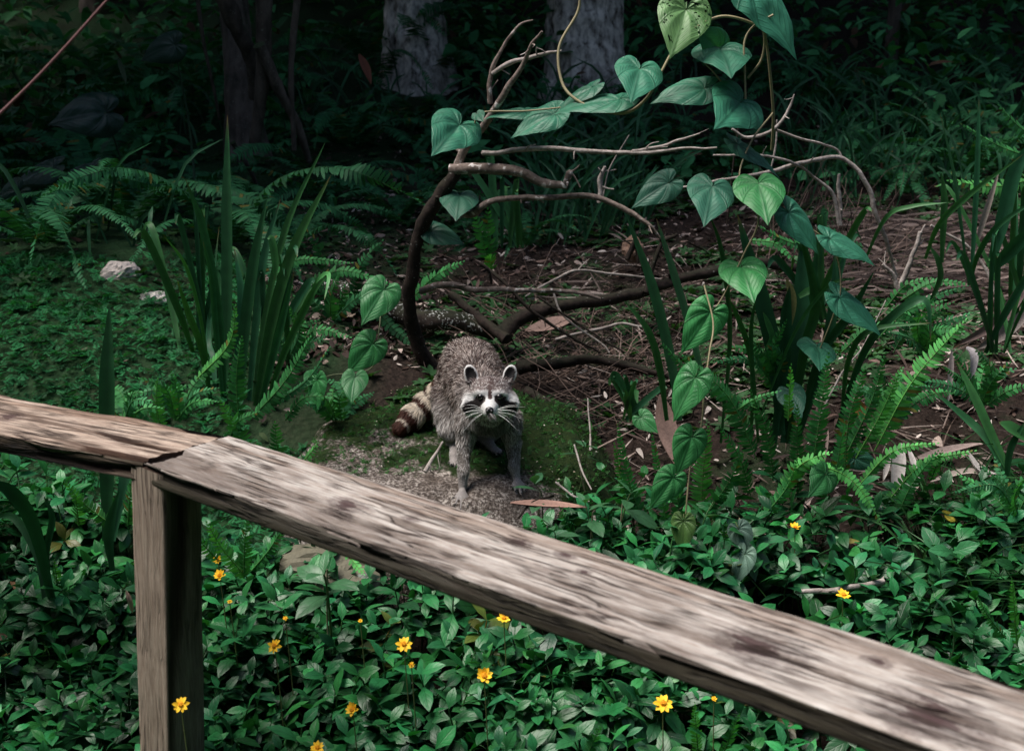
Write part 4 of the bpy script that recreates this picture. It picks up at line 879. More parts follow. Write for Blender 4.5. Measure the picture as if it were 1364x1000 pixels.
branch('fallen_branch', [([(690, 490, 3.62), (735, 484, 3.62), (790, 478, 3.65), (835, 486, 3.65), (905, 505, 3.6)], [10, 8, 6.5, 6, 3]), ([(700, 520, 3.5), (740, 540, 3.45), (780, 560, 3.42)], [8, 6, 3])], DB, 'short dark fallen branch at the raccoon\'s shoulder, nearer than the long one')
branch('fallen_branch', [([(600, 392, 4.0), (625, 412, 3.95), (655, 436, 3.85), (675, 452, 3.8)], [6, 6, 7, 8])], DB, 'dark stub of branch slanting down just behind the raccoon\'s rump')
branch('fallen_log', [([(415, 380, 4.0), (455, 388, 4.0), (505, 405, 3.95), (560, 425, 3.9), (615, 428, 3.9), (660, 445, 3.9)], [12, 15, 15, 15, 13, 10])], MAT['speck_log'], 'dark fallen log spotted with white lichen left of the sapling', 'log', k=16, rough=.2)
for i, (P, rr, mt, lb) in enumerate([
    ([(700, 395, 3.6), (740, 372, 3.62), (770, 360, 3.65), (830, 366, 3.7), (880, 372, 3.75)], [1.2, 2, 2, 2, 1.4], PT, 'thin pale curved twig arching above the dark fallen branch'),
    ([(640, 350, 3.7), (680, 385, 3.65), (730, 430, 3.6), (800, 470, 3.55)], [2.5, 2.5, 2.2, 1.4], DB, 'thin dark stick slanting down from the fern to the litter'),
    ([(655, 378, 3.6), (650, 360, 3.6), (640, 352, 3.6)], [1.6, 2.4, 2], DB, 'little dark fork of twig beside the fern tip'),
    ([(715, 395, 3.6), (770, 430, 3.55), (830, 468, 3.5)], [1.8, 1.6, 1.2], DB, 'long straight dark twig crossing the litter right of the raccoon'),
    ([(735, 385, 3.62), (750, 420, 3.58), (800, 455, 3.52), (812, 470, 3.5)], [1.5, 1.6, 1.2, 1], PT, 'brown twig crossing the long straight one over the litter'),
    ([(740, 452, 3.7), (790, 440, 3.72), (830, 430, 3.75), (865, 437, 3.75)], [2, 2.5, 2, 1.5], PT, 'pale broken stick lying flat in the brown litter'),
    ([(786, 600, 3.1), (786, 570, 3.15), (783, 530, 3.2)], [1.5, 1.3, 1], PT, 'upright pale stalk standing alone in the litter right of the raccoon'),
    ([(792, 745, 2.8), (793, 700, 2.82), (792, 680, 2.85)], [3, 2.8, 2], PT, 'short white stick upright behind the rail right of the raccoon'),
    ([(765, 592, 2.95), (775, 625, 2.9), (788, 652, 2.85)], [1.3, 1.6, 1], PT, 'slim pale stem leaning beside the leafy sprig'),
    ([(740, 642, 2.9), (762, 660, 2.87), (785, 668, 2.85)], [1.6, 1.8, 1.4], PT, 'short pale twig by the raccoon\'s right front paw'),
    ([(590, 588, 2.96), (578, 608, 2.93), (566, 628, 2.9)], [1.4, 2.6, 3.2], PT, 'flat dry stalk leaning on the rock under the raccoon\'s flank'),
    ([(690, 690, 2.78), (712, 668, 2.8), (738, 660, 2.82)], [1.6, 1.8, 1.6], DB, 'brown twig leaning over the bark strip'),
    ([(1060, 788, 2.62), (1110, 786, 2.62), (1150, 780, 2.62), (1178, 774, 2.62)], [3, 4.5, 4, 5], PT, 'pale broken stick lying behind the rail near a yellow flower'),
    ([(1196, 385, 3.6), (1210, 350, 3.6), (1226, 309, 3.6)], [4, 3.5, 3], PT, 'short pale broken branch end sticking up at right'),
    ([(1196, 385, 3.6), (1186, 365, 3.6), (1176, 352, 3.6)], [4, 3, 2], PT, 'grey stub beside the broken branch end'),
    ([(835, 345, 3.9), (848, 320, 3.9), (850, 350, 3.9)], [4, 3, 2], DB, 'dark crook of root on the litter'),
    ([(1240, 300, 3.9), (1300, 340, 3.9), (1330, 400, 3.85), (1350, 440, 3.8)], [2, 2.5, 2, 1.6], PT, 'pale thin branch bending down over the straw heap'),
    ([(1090, 560, 3.2), (1120, 500, 3.3), (1150, 460, 3.35), (1180, 400, 3.4)], [1.4, 1.4, 1.3, .8], PT, 'thin yellowish stalk leaning to the right of the strap leaves'),
    ([(803, 262, 3.9), (812, 225, 3.9), (838, 180, 3.9)], [1.2, 1.0, .7], PT, 'thin dead stalk rising between the grey branches'),
    ([(798, 270, 3.9), (800, 240, 3.9), (806, 222, 3.9)], [3, 4, 2], PT, 'short brown shred of bark upright beside the grey branch'),
    ([(984, 165, 3.9), (975, 240, 3.9), (968, 300, 3.9)], [1.2, 1.2, 1.0], DB, 'thin dark stalk hanging behind the heart leaves'),
    ([(1035, 160, 3.85), (1033, 200, 3.85), (1022, 245, 3.85)], [1.0, 1.4, 1.0], PT, 'thin pale stalk crossing the crooked branch'),
    ]):
    branch('twig', [(P, rr)], mt, lb, 'twig', k=6)
g = Geo(); tube(g, [at(-30, 180, 1.9), at(60, 92, 1.95), at(170, -30, 2.0)], [.0024, .0020], 8, 20, (.13, .05, .05)); build(g, 'cane', MAT['stem'], loc=tuple(at(-30, 180, 1.9)), label='blurred reddish cane slanting across the upper left corner', cat='cane')

# ------------------------------------------------------------------ stones, bark, dry leaves
def lump(name, px, py, w, h, label, cat, col, seed, Yo=None, mat='litter', flat=.6):
    c = gpt(px, py) if Yo is None else at(px, py, Yo); k = c[1] / FPX; Vb, F, _ = ball((0, 0, 0), 1, None, 18); n_ = fbm(Vb[:, 0] * 1.6 + seed, Vb[:, 1] * 1.6, Vb[:, 2] * 1.6, 4) - .5
    Vb = Vb * (1 + 1.1 * n_[:, None]); Vb = np.round(Vb * 4) / 4 * .35 + Vb * .65; Vb = Vb * np.array((w / 2, w / 2 * .8, h / 2)) * k
    g = Geo(); g.add(Vb + c - (0, 0, h * k * .02), F, col); build(g, name, MAT[mat], loc=tuple(c), label=label, cat=cat, smooth=False)
lump('stone', 160, 366, 50, 38, 'pale knobbly limestone on top of the mossy mound', 'stone', (.55, .48, .44), 1)
lump('stone', 205, 397, 42, 18, 'flat pale limestone low on the mound right of the knobbly one', 'stone', (.62, .57, .53), 2)
lump('stone', 843, 333, 28, 34, 'brown stone standing on the litter behind the dark branch', 'stone', (.30, .19, .14), 4, 4.6)
lump('stone', 445, 760, 150, 75, 'low grey mossy stone under the rail at the foot of the rock', 'stone', (.13, .12, .085), 7, 2.72)
def chip(name, pts, w, label, cat, col, nrm=(0, -.7, .6), fold=.25, tw=0.0):
    g = Geo(); P = [at(*p) for p in pts]; blade(g, P, w * pts[0][2] / FPX, nrm, 14, col, fold, tw, 'leaf')
    s0 = len(g.V[0]); g.add(g.V[0] + np.array((0, .002, -.003)), g.F[0][:, ::-1], g.C[0]); build(g, name, MAT['litter'], loc=tuple(P[0]), label=label, cat=cat)
chip('bark_strip', [(680, 669, 2.80), (725, 671, 2.79), (782, 675, 2.78)], 15, 'reddish brown strip of bark on the moss by the front paw', 'bark', (.34, .20, .16), (0, -.3, 1))
chip('bark_strip', [(880, 525, 3.25), (888, 570, 3.2), (905, 625, 3.1)], 28, 'dark pinkish strip of bark upright behind the heart leaves', 'bark', (.20, .13, .11))
chip('bark_strip', [(700, 440, 4.0), (735, 432, 4.0), (765, 425, 4.0)], 22, 'flat pinkish piece of bark behind the dark branch', 'bark', (.30, .20, .17), (0, -.6, .8))
DL = (.66, .60, .57)
for pts, w, lb, c in [
    ([(1200, 590, 3.0), (1194, 625, 2.97), (1188, 668, 2.93)], 22, 'large pale split palm leaf sheath standing upright in the ferns at right', DL),
    ([(1186, 596, 3.02), (1180, 620, 3.0), (1176, 640, 2.96)], 10, 'narrow pale strip left of the upright palm sheath', DL),
    ([(1210, 596, 3.02), (1218, 622, 2.98), (1226, 640, 2.96)], 10, 'narrow pale strip right of the upright palm sheath', DL),
    ([(1268, 465, 3.3), (1265, 500, 3.28), (1262, 540, 3.25)], 9, 'narrow grey dead leaf hanging left of the curled one', (.33, .28, .27)),
    ([(1288, 462, 3.3), (1296, 475, 3.27), (1292, 512, 3.25)], 13, 'curled grey dead leaf hanging over at the right', (.38, .35, .36)),
    ([(1288, 600, 3.0), (1306, 626, 2.96), (1330, 632, 2.93)], 9, 'crooked white dry leaf on the litter at right', (.6, .55, .52)),
    ([(1215, 612, 3.0), (1262, 600, 3.02), (1310, 590, 3.05)], 12, 'flat brown dry leaf lying right of the palm sheath', (.34, .26, .235)),
    ([(1240, 640, 2.95), (1290, 628, 2.97), (1340, 640, 2.95)], 10, 'long tan dry leaf lying across the litter below the crooked one', (.45, .37, .33)),
    ([(1150, 560, 3.08), (1146, 545, 3.1), (1140, 528, 3.1)], 16, 'orange brown curled leaf between the fern fronds', (.45, .20, .06)),
    ([(1040, 470, 3.2), (1046, 488, 3.18), (1052, 515, 3.16)], 10, 'cream withered leaf tip amid the strap leaves', (.6, .48, .33)),
    ([(1048, 372, 3.15), (1054, 400, 3.15), (1052, 440, 3.15)], 13, 'yellowing withered blade stump in the strap clump', (.36, .33, .13)),
    ([(1330, 230, 3.7), (1310, 290, 3.7), (1295, 340, 3.7)], 9, 'bleached dry leaf stalk leaning at the right edge', (.45, .38, .32)),
    ([(1385, 335, 3.5), (1360, 385, 3.45), (1325, 430, 3.4), (1270, 462, 3.4)], 17, 'big folded brown dry palm frond at the right edge', (.20, .14, .13)),
    ([(1385, 400, 3.45), (1340, 440, 3.4), (1300, 465, 3.38)], 18, 'smaller grey dry frond piece below the big folded one', (.26, .22, .20)),
    ([(158, 78, 5.5), (162, 92, 5.5), (168, 112, 5.5)], 7, 'small green hanging leaf end deep in the left shade', (.06, .10, .05)),
    ([(478, 72, 5.2), (486, 90, 5.2), (494, 112, 5.2)], 12, 'reddish dead leaf hanging in front of the blurred trunk', (.16, .06, .04)),
    ([(168, 786, 2.02), (173, 800, 2.02), (176, 815, 2.03)], 7, 'tiny curled pinkish leaf stuck to the post side', (.55, .35, .28)),
    ([(1255, 680, 2.8), (1265, 690, 2.8), (1278, 694, 2.8)], 16, 'yellow leaf fallen among the green ground plants', (.50, .42, .06)),
    ([(1120, 600, 3.0), (1128, 612, 3.0), (1140, 622, 3.0)], 12, 'speckled yellow brown leaf under the fern', (.35, .22, .06))]:
    chip('dead_leaf', pts, w, lb, 'dead leaf', c, fold=.5, tw=.6)

# ------------------------------------------------------------------ climbing vines with heart-shaped leaves
TEAL = np.array((.038, .190, .112)); GRN = np.array((.036, .200, .058)); DK = np.array((.032, .125, .080))
def vine(label, Y, stems, leaves, stemcol=(.30, .26, .15), mat='stem'):
    p0 = at(leaves[0][0], leaves[0][1], Y); t = root('climbing_vine', tuple(p0), label, 'vine')
    for pts, rad in stems:
        g = Geo(); tube(g, [at(a, b, c) for a, b, c in pts], [q * Y / FPX for q in rad], 6, len(pts) * 8, stemcol, .08); build(g, 'stem', MAT[mat], t)
    for i, L in enumerate(leaves):
        bx, by, tx, ty, w, c, dy = L[:7]; kw = L[7] if len(L) > 7 else {}
        g = Geo(); P0, A, N, Ln = heart(g, bx, by, Y + dy, tx, ty, w, c, seed=bx * .37 + by, **kw)
        st = P0 + (-A * .25 + N * -.3 + np.array((0, .5, .1))) * .03; tube(g, [P0, (P0 + st) / 2 - N * .004, st], [.0013, .0011], 5, 8, (.12, .15, .05)); build(g, 'leaf', MAT['heart'], t)
    return t
vine('heart-leaved vine hanging at top centre with the holed yellowish leaf and pale looping stem', 3.2,
    [([(772, -20, 3.3), (770, 15, 3.3), (745, 62, 3.28), (748, 108, 3.25), (766, 132, 3.22), (800, 147, 3.2), (835, 150, 3.2), (862, 130, 3.2), (880, 98, 3.2), (898, 66, 3.22), (920, 42, 3.22), (962, 22, 3.22), (1008, 34, 3.22), (1018, 50, 3.22), (1014, 80, 3.22), (996, 104, 3.22)], [2.2, 2.2, 2, 2, 2, 1.9, 1.9, 1.9, 1.9, 1.8, 1.8]),
     ([(1030, 20, 3.2), (1005, 34, 3.2), (992, 55, 3.19), (992, 90, 3.18), (993, 132, 3.17)], [1.6, 1.5, 1.4]),
     ([(938, 84, 3.22), (950, 96, 3.2), (968, 118, 3.2)], [1, 1]),
     ([(1020, -20, 3.22), (1019, 40, 3.24), (1024, 80, 3.26), (1030, 150, 3.3), (1028, 200, 3.35)], [1.6, 1.8, 2, 1.8])],
    [(914, 12, 893, 74, 68, np.array((.10, .215, .07)), 0, {'holes': 48, 'curl': .10}), (1000, -14, 1063, 62, 62, TEAL, .02), (958, 66, 930, 52, 46, TEAL * 1.1, .06),
     (960, 68, 961, 104, 74, TEAL * .75, .03), (852, 92, 840, 133, 62, TEAL, -.02), (938, 118, 873, 129, 40, TEAL * 1.1, .01), (987, 136, 954, 171, 78, TEAL * 1.05, -.03), (824, 134, 742, 142, 30, TEAL * .9, 0), (788, 118, 742, 144, 20, TEAL * .7, .05)])
vine('heart-leaved vine draped on the dead sapling, five teal leaves round its fork', 3.42,
    [([(626, 190, 3.45), (632, 165, 3.42), (642, 150, 3.42), (700, 148, 3.42), (760, 142, 3.4)], [1.5, 1.3, 1.1])],
    [(611, 168, 587, 204, 66, TEAL * .95, -.02, {'fold': .3}), (738, 152, 684, 176, 38, TEAL * 1.1, -.01), (700, 150, 648, 152, 20, TEAL * .7, .06), (612, 262, 610, 289, 50, DK, .12), (575, 308, 617, 322, 30, DK * .8, .15), (636, 152, 642, 162, 18, TEAL * .7, -.02)])
vine('heart-leaved vine over the right strap clump, many teal leaves down to the ferns', 3.05,
    [([(1030, 150, 3.3), (1000, 190, 3.2), (985, 240, 3.1), (1010, 290, 3.05), (990, 340, 3.05), (960, 400, 3.05), (935, 430, 3.0)], [1.4, 1.2, 1]),
     ([(1040, 262, 3.08), (1075, 300, 3.05), (1110, 330, 3.05), (1120, 380, 3.02), (1110, 420, 3.02), (1090, 470, 3.05)], [1.2, 1.1, 1])],
    [(890, 244, 845, 272, 40, DK * 1.2, .08), (948, 250, 935, 294, 62, DK * 1.15, .05), (1010, 246, 1012, 291, 66, GRN * 1.05, 0), (983, 194, 1040, 229, 26, DK, .15), (1050, 284, 1093, 332, 42, TEAL, -.02), (1106, 318, 1166, 345, 34, TEAL * .85, -.02),
     (988, 356, 993, 393, 62, GRN * 1.15, 0), (946, 416, 910, 468, 52, GRN * 1.3, -.05), (1118, 398, 1177, 440, 40, TEAL * .9, -.04), (1088, 462, 1082, 484, 54, TEAL * .8, 0), (1052, 522, 1061, 551, 38, DK * 1.3, .02)])
vine('column of bright heart leaves on a pale stem just left of the large ferns', 2.80,
    [([(938, 380, 2.95), (950, 430, 2.9), (945, 470, 2.86), (938, 520, 2.83), (934, 570, 2.81), (920, 620, 2.79), (912, 700, 2.75)], [1.3, 1.4, 1.4, 1.4, 1.2])],
    [(926, 503, 896, 558, 44, GRN * .95, 0), (921, 582, 903, 632, 46, GRN, -.02), (896, 636, 867, 677, 42, GRN * 1.1, -.05), (854, 556, 873, 574, 28, GRN * .9, .1), (910, 694, 908, 738, 32, np.array((.09, .18, .05)), -.1)])
vine('heart-leaved vine in front of the speckled log, four green leaves left of the raccoon', 3.3,
    [([(512, 370, 3.5), (508, 400, 3.4), (505, 440, 3.3), (495, 490, 3.3), (440, 500, 3.3), (420, 512, 3.3)], [1.1, 1, .9])],
    [(511, 386, 487, 428, 50, GRN * .9, 0), (496, 458, 463, 496, 46, GRN, -.05), (473, 502, 471, 532, 36, GRN * .85, -.08), (422, 506, 418, 550, 28, GRN * 1.1, -.05), (417, 500, 410, 512, 22, GRN * .8, -.02)], (.1, .12, .06))
vine('small grey green vine with rounded leaves low behind the rail below the ferns', 2.72,
    [([(985, 690, 2.75), (990, 720, 2.72), (992, 770, 2.7)], [1.2, 1])],
    [(984, 704, 1000, 737, 34, np.array((.11, .19, .15)), 0), (992, 738, 975, 782, 28, np.array((.12, .21, .16)), -.03), (996, 740, 1010, 775, 26, np.array((.12, .21, .16)), -.02), (1100, 632, 1075, 655, 44, GRN * .6, .1), (1140, 610, 1172, 622, 30, DK, .2)])
for i, (x, y, c) in enumerate([(804, 128, .3), (746, 70, .5)]):
    pass

# ------------------------------------------------------------------ strap-leaved clumps
def clump(label, Y, blades, name='strap_leaf_plant', cat='plant', group=None, nrm=(.1, -.85, .45)):
    b0 = blades[0][0][0]; p0 = at(b0[0], b0[1], Y); t = root(name, tuple(p0), label, cat, group)
    for i, bl in enumerate(blades):
        pts, w, col = bl[:3]; dy = bl[3] if len(bl) > 3 else 0; n = len(pts)
        P = [at(a, b, Y + dy * j / (n - 1)) for j, (a, b) in enumerate(pts)]; g = Geo()
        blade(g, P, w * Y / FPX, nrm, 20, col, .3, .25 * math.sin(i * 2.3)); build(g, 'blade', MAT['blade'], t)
    return t
BG = np.array((.024, .115, .042)); BB = np.array((.05, .19, .055)); BD = np.array((.014, .068, .030))
clump('tall strap-leaved clump left of centre, one blade rising straight above the rest', 3.35,
    [([(296, 560), (302, 420), (302, 280), (303, 152)], 15, BG * .8, .1), ([(300, 545), (292, 420), (272, 310), (247, 238)], 11, BG * 1.1, -.1), ([(335, 560), (352, 430), (382, 300), (434, 188)], 9, BB * .8, .1),
     ([(338, 560), (362, 430), (392, 330), (441, 233)], 15, BB * .7, -.1), ([(318, 560), (325, 450), (338, 350), (356, 262)], 15, BG * .8, 0), ([(330, 560), (340, 440), (352, 340), (374, 264)], 11, BD * 1.6, .1),
     ([(282, 560), (272, 450), (250, 360), (217, 312)], 5, BB, -.2), ([(285, 560), (270, 470), (252, 420), (236, 373)], 9, BB * .6, -.2), ([(345, 570), (375, 480), (402, 420), (420, 385), (436, 368)], 10, BB * .8, -.2), ([(340, 570), (360, 490), (378, 420), (392, 362)], 10, BG, -.15),
     ([(416, 388), (424, 372), (438, 366), (432, 400)], 6, BB * 1.5, -.2), ([(300, 560), (288, 440), (282, 370), (270, 320)], 8, BG * 1.2, -.1), ([(357, 316), (362, 320), (366, 345), (366, 373)], 10, BB * 1.3, 0), ([(310, 575), (318, 480), (322, 400), (312, 330)], 13, BD * 2, .1),
     ([(290, 560), (284, 480), (278, 440), (292, 300)], 8, BD * 1.7, .2)])
clump('single broad upright blade rising behind the left rail', 2.75, [([(142, 720), (143, 620), (143, 500), (146, 404)], 22, BG * .75, .05), ([(150, 720), (166, 640), (168, 600), (172, 570)], 16, BD * 1.6, .1)])
clump('dark arching strap leaves at the lower left behind the post', 2.55, [([(70, 800), (45, 700), (15, 655), (-20, 640)], 20, BD * 1.5, -.1), ([(60, 800), (50, 740), (20, 690), (-10, 690)], 12, BG * .7, .1), ([(150, 760), (145, 720), (148, 690), (160, 650)], 14, BD * 1.6), ([(70, 800), (62, 740), (70, 690), (58, 660)], 10, BD * 1.5)])
clump('large dark strap-leaved clump standing among the ferns at right of centre', 3.12,
    [([(905, 560), (893, 480), (868, 380), (833, 284)], 15, BG * .75, .1), ([(940, 520), (920, 440), (896, 360), (874, 290)], 11, BG * .65, .15), ([(888, 560), (878, 490), (862, 440), (831, 400)], 11, BB * .7, -.05), ([(1040, 580), (1030, 470), (1008, 380), (982, 285)], 24, BD * 1.5, .05),
     ([(1045, 590), (1060, 490), (1066, 400), (1070, 300)], 26, BD * 1.2, .1), ([(1030, 590), (1044, 480), (1046, 420), (1052, 380)], 18, BD * 1.4, 0), ([(960, 590), (972, 450), (962, 340), (945, 285)], 7, BB * .7, -.05), ([(1060, 590), (1095, 480), (1110, 400), (1112, 330)], 15, BD * 1.4, .05),
     ([(1060, 590), (1090, 480), (1130, 420), (1165, 360)], 12, BG * .7, -.05), ([(1064, 395), (1078, 388), (1082, 400), (1086, 430)], 12, BB * 1.1, 0), ([(1020, 465), (1028, 450), (1022, 430), (1016, 415)], 9, BB * 1.3, 0), ([(1050, 590), (1070, 470), (1085, 400), (1060, 290)], 14, BB * .6, -.05),
     ([(1010, 590), (1000, 480), (985, 430), (970, 395)], 8, BB * .8, -.1), ([(1000, 590), (1002, 520), (1000, 440), (1008, 390)], 7, BB * .8, -.1), ([(1120, 560), (1130, 480), (1160, 440), (1240, 430)], 8, BB * .7, -.1), ([(1115, 570), (1150, 470), (1190, 420), (1232, 400), (1240, 455)], 12, BG * .9, -.1), ([(1010, 560), (1060, 440), (1105, 380), (1140, 372)], 5, BB * .9, -.1)])
clump('tall thin dark strap leaves standing at the right before the straw heap', 3.35,
    [([(1293, 380), (1298, 290), (1302, 200), (1304, 132)], 8, BD * 1.8, .05), ([(1290, 380), (1280, 300), (1270, 230), (1252, 150)], 5, BG * .7, .05), ([(1232, 345), (1250, 300), (1290, 260), (1364, 205)], 8, BB * .9, -.1), ([(1150, 350), (1180, 290), (1215, 275), (1262, 270)], 6, BB * .9, -.1),
     ([(1254, 350), (1256, 300), (1257, 260), (1254, 230)], 10, BB * .7, 0), ([(1320, 350), (1335, 290), (1350, 230), (1380, 180)], 22, BD * 1.6, .05), ([(1320, 360), (1350, 330), (1380, 300)], 18, BD * 1.6, -.1), ([(1292, 380), (1302, 340), (1330, 300), (1390, 260)], 8, BG * .9, -.1), ([(1240, 400), (1252, 370), (1248, 345), (1236, 325)], 9, BB * .6, 0)])
clump('bright green strap leaves leaning left near the right edge above the ground plants', 2.9,
    [([(1350, 640), (1325, 590), (1298, 530), (1274, 480)], 14, BB * .8, .1), ([(1345, 640), (1318, 590), (1290, 560), (1240, 518)], 12, BG * .9, .1), ([(1380, 590), (1350, 572), (1330, 562)], 18, BB * .9, .0), ([(1340, 650), (1345, 600), (1366, 560)], 10, BG * .8, 0)])
clump('short pale strap leaves at the far left edge of the mound', 4.0, [([(62, 412), (50, 385), (38, 370), (26, 358)], 8, BG, 0), ([(95, 410), (96, 380), (94, 350), (88, 314)], 14, BG * .7, .1), ([(120, 410), (118, 380), (112, 350)], 8, BD * 1.5, 0)])

# ------------------------------------------------------------------ sword ferns placed one by one
FG = np.array((.046, .225, .066)); FB = np.array((.085, .34, .085)); FD = np.array((.030, .135, .053))
def fern(label, Y, fr, group=None, name='sword_fern'):
    b = fr[0]; p0 = at(b[0], b[1], Y); t = root(name, tuple(p0), label, 'fern', group)
    for i, f in enumerate(fr):
        bx, by, tx, ty, w, bend, col = f[:7]; dy = f[7] if len(f) > 7 else -.05
        a, c = at(bx, by, Y), at(tx, ty, Y + dy); mid = (a + c) / 2; v = c - a; perp = np.array((-v[2], 0, v[0])); mid = mid + perp * bend + (0, 0, abs(bend) * .1)
        g = Geo(); frond(g, [a, mid, c], w * Y / FPX, (.05 * math.sin(i), -.75, .6), col, spacing=.0062 * Y / 3.0 * 1.65, seed=int(bx * 7 + by)); build(g, 'frond', MAT['fern'], t)
    return t
fern('sword fern at the foot of the tall strap clump, its long frond leaning right', 3.02,
    [(332, 560, 414, 448, 34, -.06, FG), (318, 560, 322, 448, 30, .04, FG * .9), (262, 505, 314, 406, 24, -.16, FB), (214, 575, 210, 504, 27, .05, FB), (325, 610, 294, 534, 36, -.05, FB * .9), (375, 620, 366, 562, 30, .03, FG), (400, 620, 424, 590, 20, 0, FB), (300, 600, 345, 548, 26, .1, FG * .8), (215, 590, 165, 520, 24, .06, FD * 1.3), (380, 560, 440, 528, 22, .12, FG * .7), (350, 545, 440, 462, 16, -.12, FD * 1.3)])
fern('sword fern under the rail right of the post', 2.45, [(330, 770, 275, 695, 30, .06, FB * .9), (325, 770, 330, 690, 28, .02, FG), (335, 760, 375, 705, 26, -.05, FG), (290, 745, 262, 715, 26, .08, FG), (460, 735, 485, 765, 18, -.05, FB)])
fern('sword fern low left of the post among glossy leaves', 2.6, [(150, 700, 85, 640, 26, .1, FB * .8), (170, 700, 175, 640, 30, .0, FG), (105, 700, 100, 655, 26, 0, FB * .8), (78, 790, 72, 745, 20, 0, FB * .7), (75, 830, 100, 780, 24, .1, FG)])
fern('dark sword fern arching behind the vine leaf, left of the sapling', 3.9, [(340, 430, 470, 350, 22, .22, FG * .8), (390, 400, 520, 378, 24, .16, FG), (430, 360, 400, 300, 20, -.1, FD), (470, 400, 510, 320, 24, .1, FD), (500, 410, 570, 470, 24, -.1, FD), (520, 480, 590, 560, 18, -.1, FD)])
fern('sword fern with a bright frond leaning right of the sapling stem', 3.9, [(548, 398, 618, 348, 26, .05, FG), (655, 345, 650, 278, 28, .03, FG * .9), (648, 345, 632, 285, 28, -.03, FG), (655, 360, 652, 340, 26, 0, FB), (560, 440, 600, 500, 20, -.08, FD * 1.2), (530, 450, 560, 505, 22, -.08, FG * .7)])
fern('large sword fern right of the heart leaf column, fronds fanning up both sides', 2.92,
    [(1008, 612, 905, 470, 36, -.08, FG), (940, 730, 944, 568, 42, .04, FB * .8), (1000, 660, 960, 570, 30, -.05, FG * .75), (1080, 640, 1104, 470, 36, .0, FG * .85), (1125, 640, 1152, 488, 38, .05, FG), (1062, 660, 1062, 540, 30, 0, FG * .7), (1050, 560, 1054, 485, 18, 0, FB), (1030, 640, 1000, 520, 30, -.05, FG * .7), (1110, 700, 1080, 600, 26, 0, FG * .7), (1010, 545, 880, 455, 22, .12, FG * .75), (965, 560, 1040, 520, 16, .05, FG)])
fern('bright sword fern whose long frond reaches up toward the right edge', 2.88,
    [(1165, 600, 1288, 425, 44, .05, FB), (1140, 610, 1200, 490, 30, -.03, FB * .8), (1145, 645, 1250, 590, 22, .12, FB), (1190, 700, 1250, 600, 26, .05, FG), (1180, 670, 1300, 600, 24, .12, FB * .9), (1130, 600, 1180, 470, 26, -.04, FG * .7), (1240, 640, 1255, 600, 18, 0, FG * .8)])
fern('yellow green arching fern frond pair crossing the centre of the right clump', 2.85,
    [(1062, 610, 1180, 706, 26, .12, FB * 1.1), (1040, 655, 1108, 602, 30, .1, FB), (1015, 690, 1062, 612, 26, -.1, FG), (1110, 650, 1125, 560, 22, 0, FD * 1.5)])
fern('sword fern left of the heart leaf column, narrow fronds rising from the sprigs', 2.85,
    [(880, 740, 822, 565, 28, .05, FG), (895, 740, 868, 575, 22, .0, FG * .9), (850, 690, 818, 590, 18, .05, FB * .8), (905, 700, 900, 600, 26, .0, FD * 1.4), (875, 755, 838, 714, 20, .12, FB), (940, 775, 880, 712, 24, .04, FB * .8), (965, 770, 966, 692, 30, 0, FB), (930, 700, 985, 760, 18, -.08, FD * 1.4), (945, 680, 990, 600, 24, -.05, FG * .7), (920, 780, 925, 700, 26, 0, FG * .8)])
fern('small sword fern beside the strap clump at upper right', 3.5, [(1190, 470, 1290, 380, 20, .15, FD * 1.5), (1180, 410, 1240, 370, 18, .1, FG * .8), (1170, 450, 1260, 400, 20, .1, FG), (1120, 470, 1200, 430, 20, .1, FG * .8), (1200, 400, 1290, 378, 20, .1, FG * .9), (1240, 470, 1190, 430, 22, -.1, FD * 1.5)])
fern('pale sword fern frond spreading at the right edge over the thin leaves', 3.8, [(1390, 235, 1262, 240, 30, .12, FB * .9), (1390, 215, 1280, 165, 20, .06, FG), (1390, 190, 1330, 140, 24, .08, FG), (1400, 260, 1330, 280, 26, .05, FG * .7)])
fern('bright fern frond standing at the lower right edge', 2.4, [(1355, 860, 1348, 770, 22, .0, FB), (1340, 850, 1300, 790, 18, .05, FG)])
fern('little fern frond poking from the ground plants at bottom right of the post foot', 2.2, [(930, 1005, 925, 935, 22, .0, FB), (965, 1000, 985, 950, 22, .0, FG), (780, 1010, 800, 965, 24, .0, FG)])
fern('lacy small fern on the moss beside the bark strip', 2.75, [(760, 720, 720, 690, 26, .1, FG * .9), (768, 715, 745, 675, 22, .05, FG * .8)])
fern('narrow sword fern among the strap leaves above the straw, right of the vine', 3.6, [(1075, 330, 1010, 300, 20, .1, FG * .8), (1000, 320, 1060, 350, 16, .1, FG), (1150, 330, 1100, 300, 18, .1, FD)])

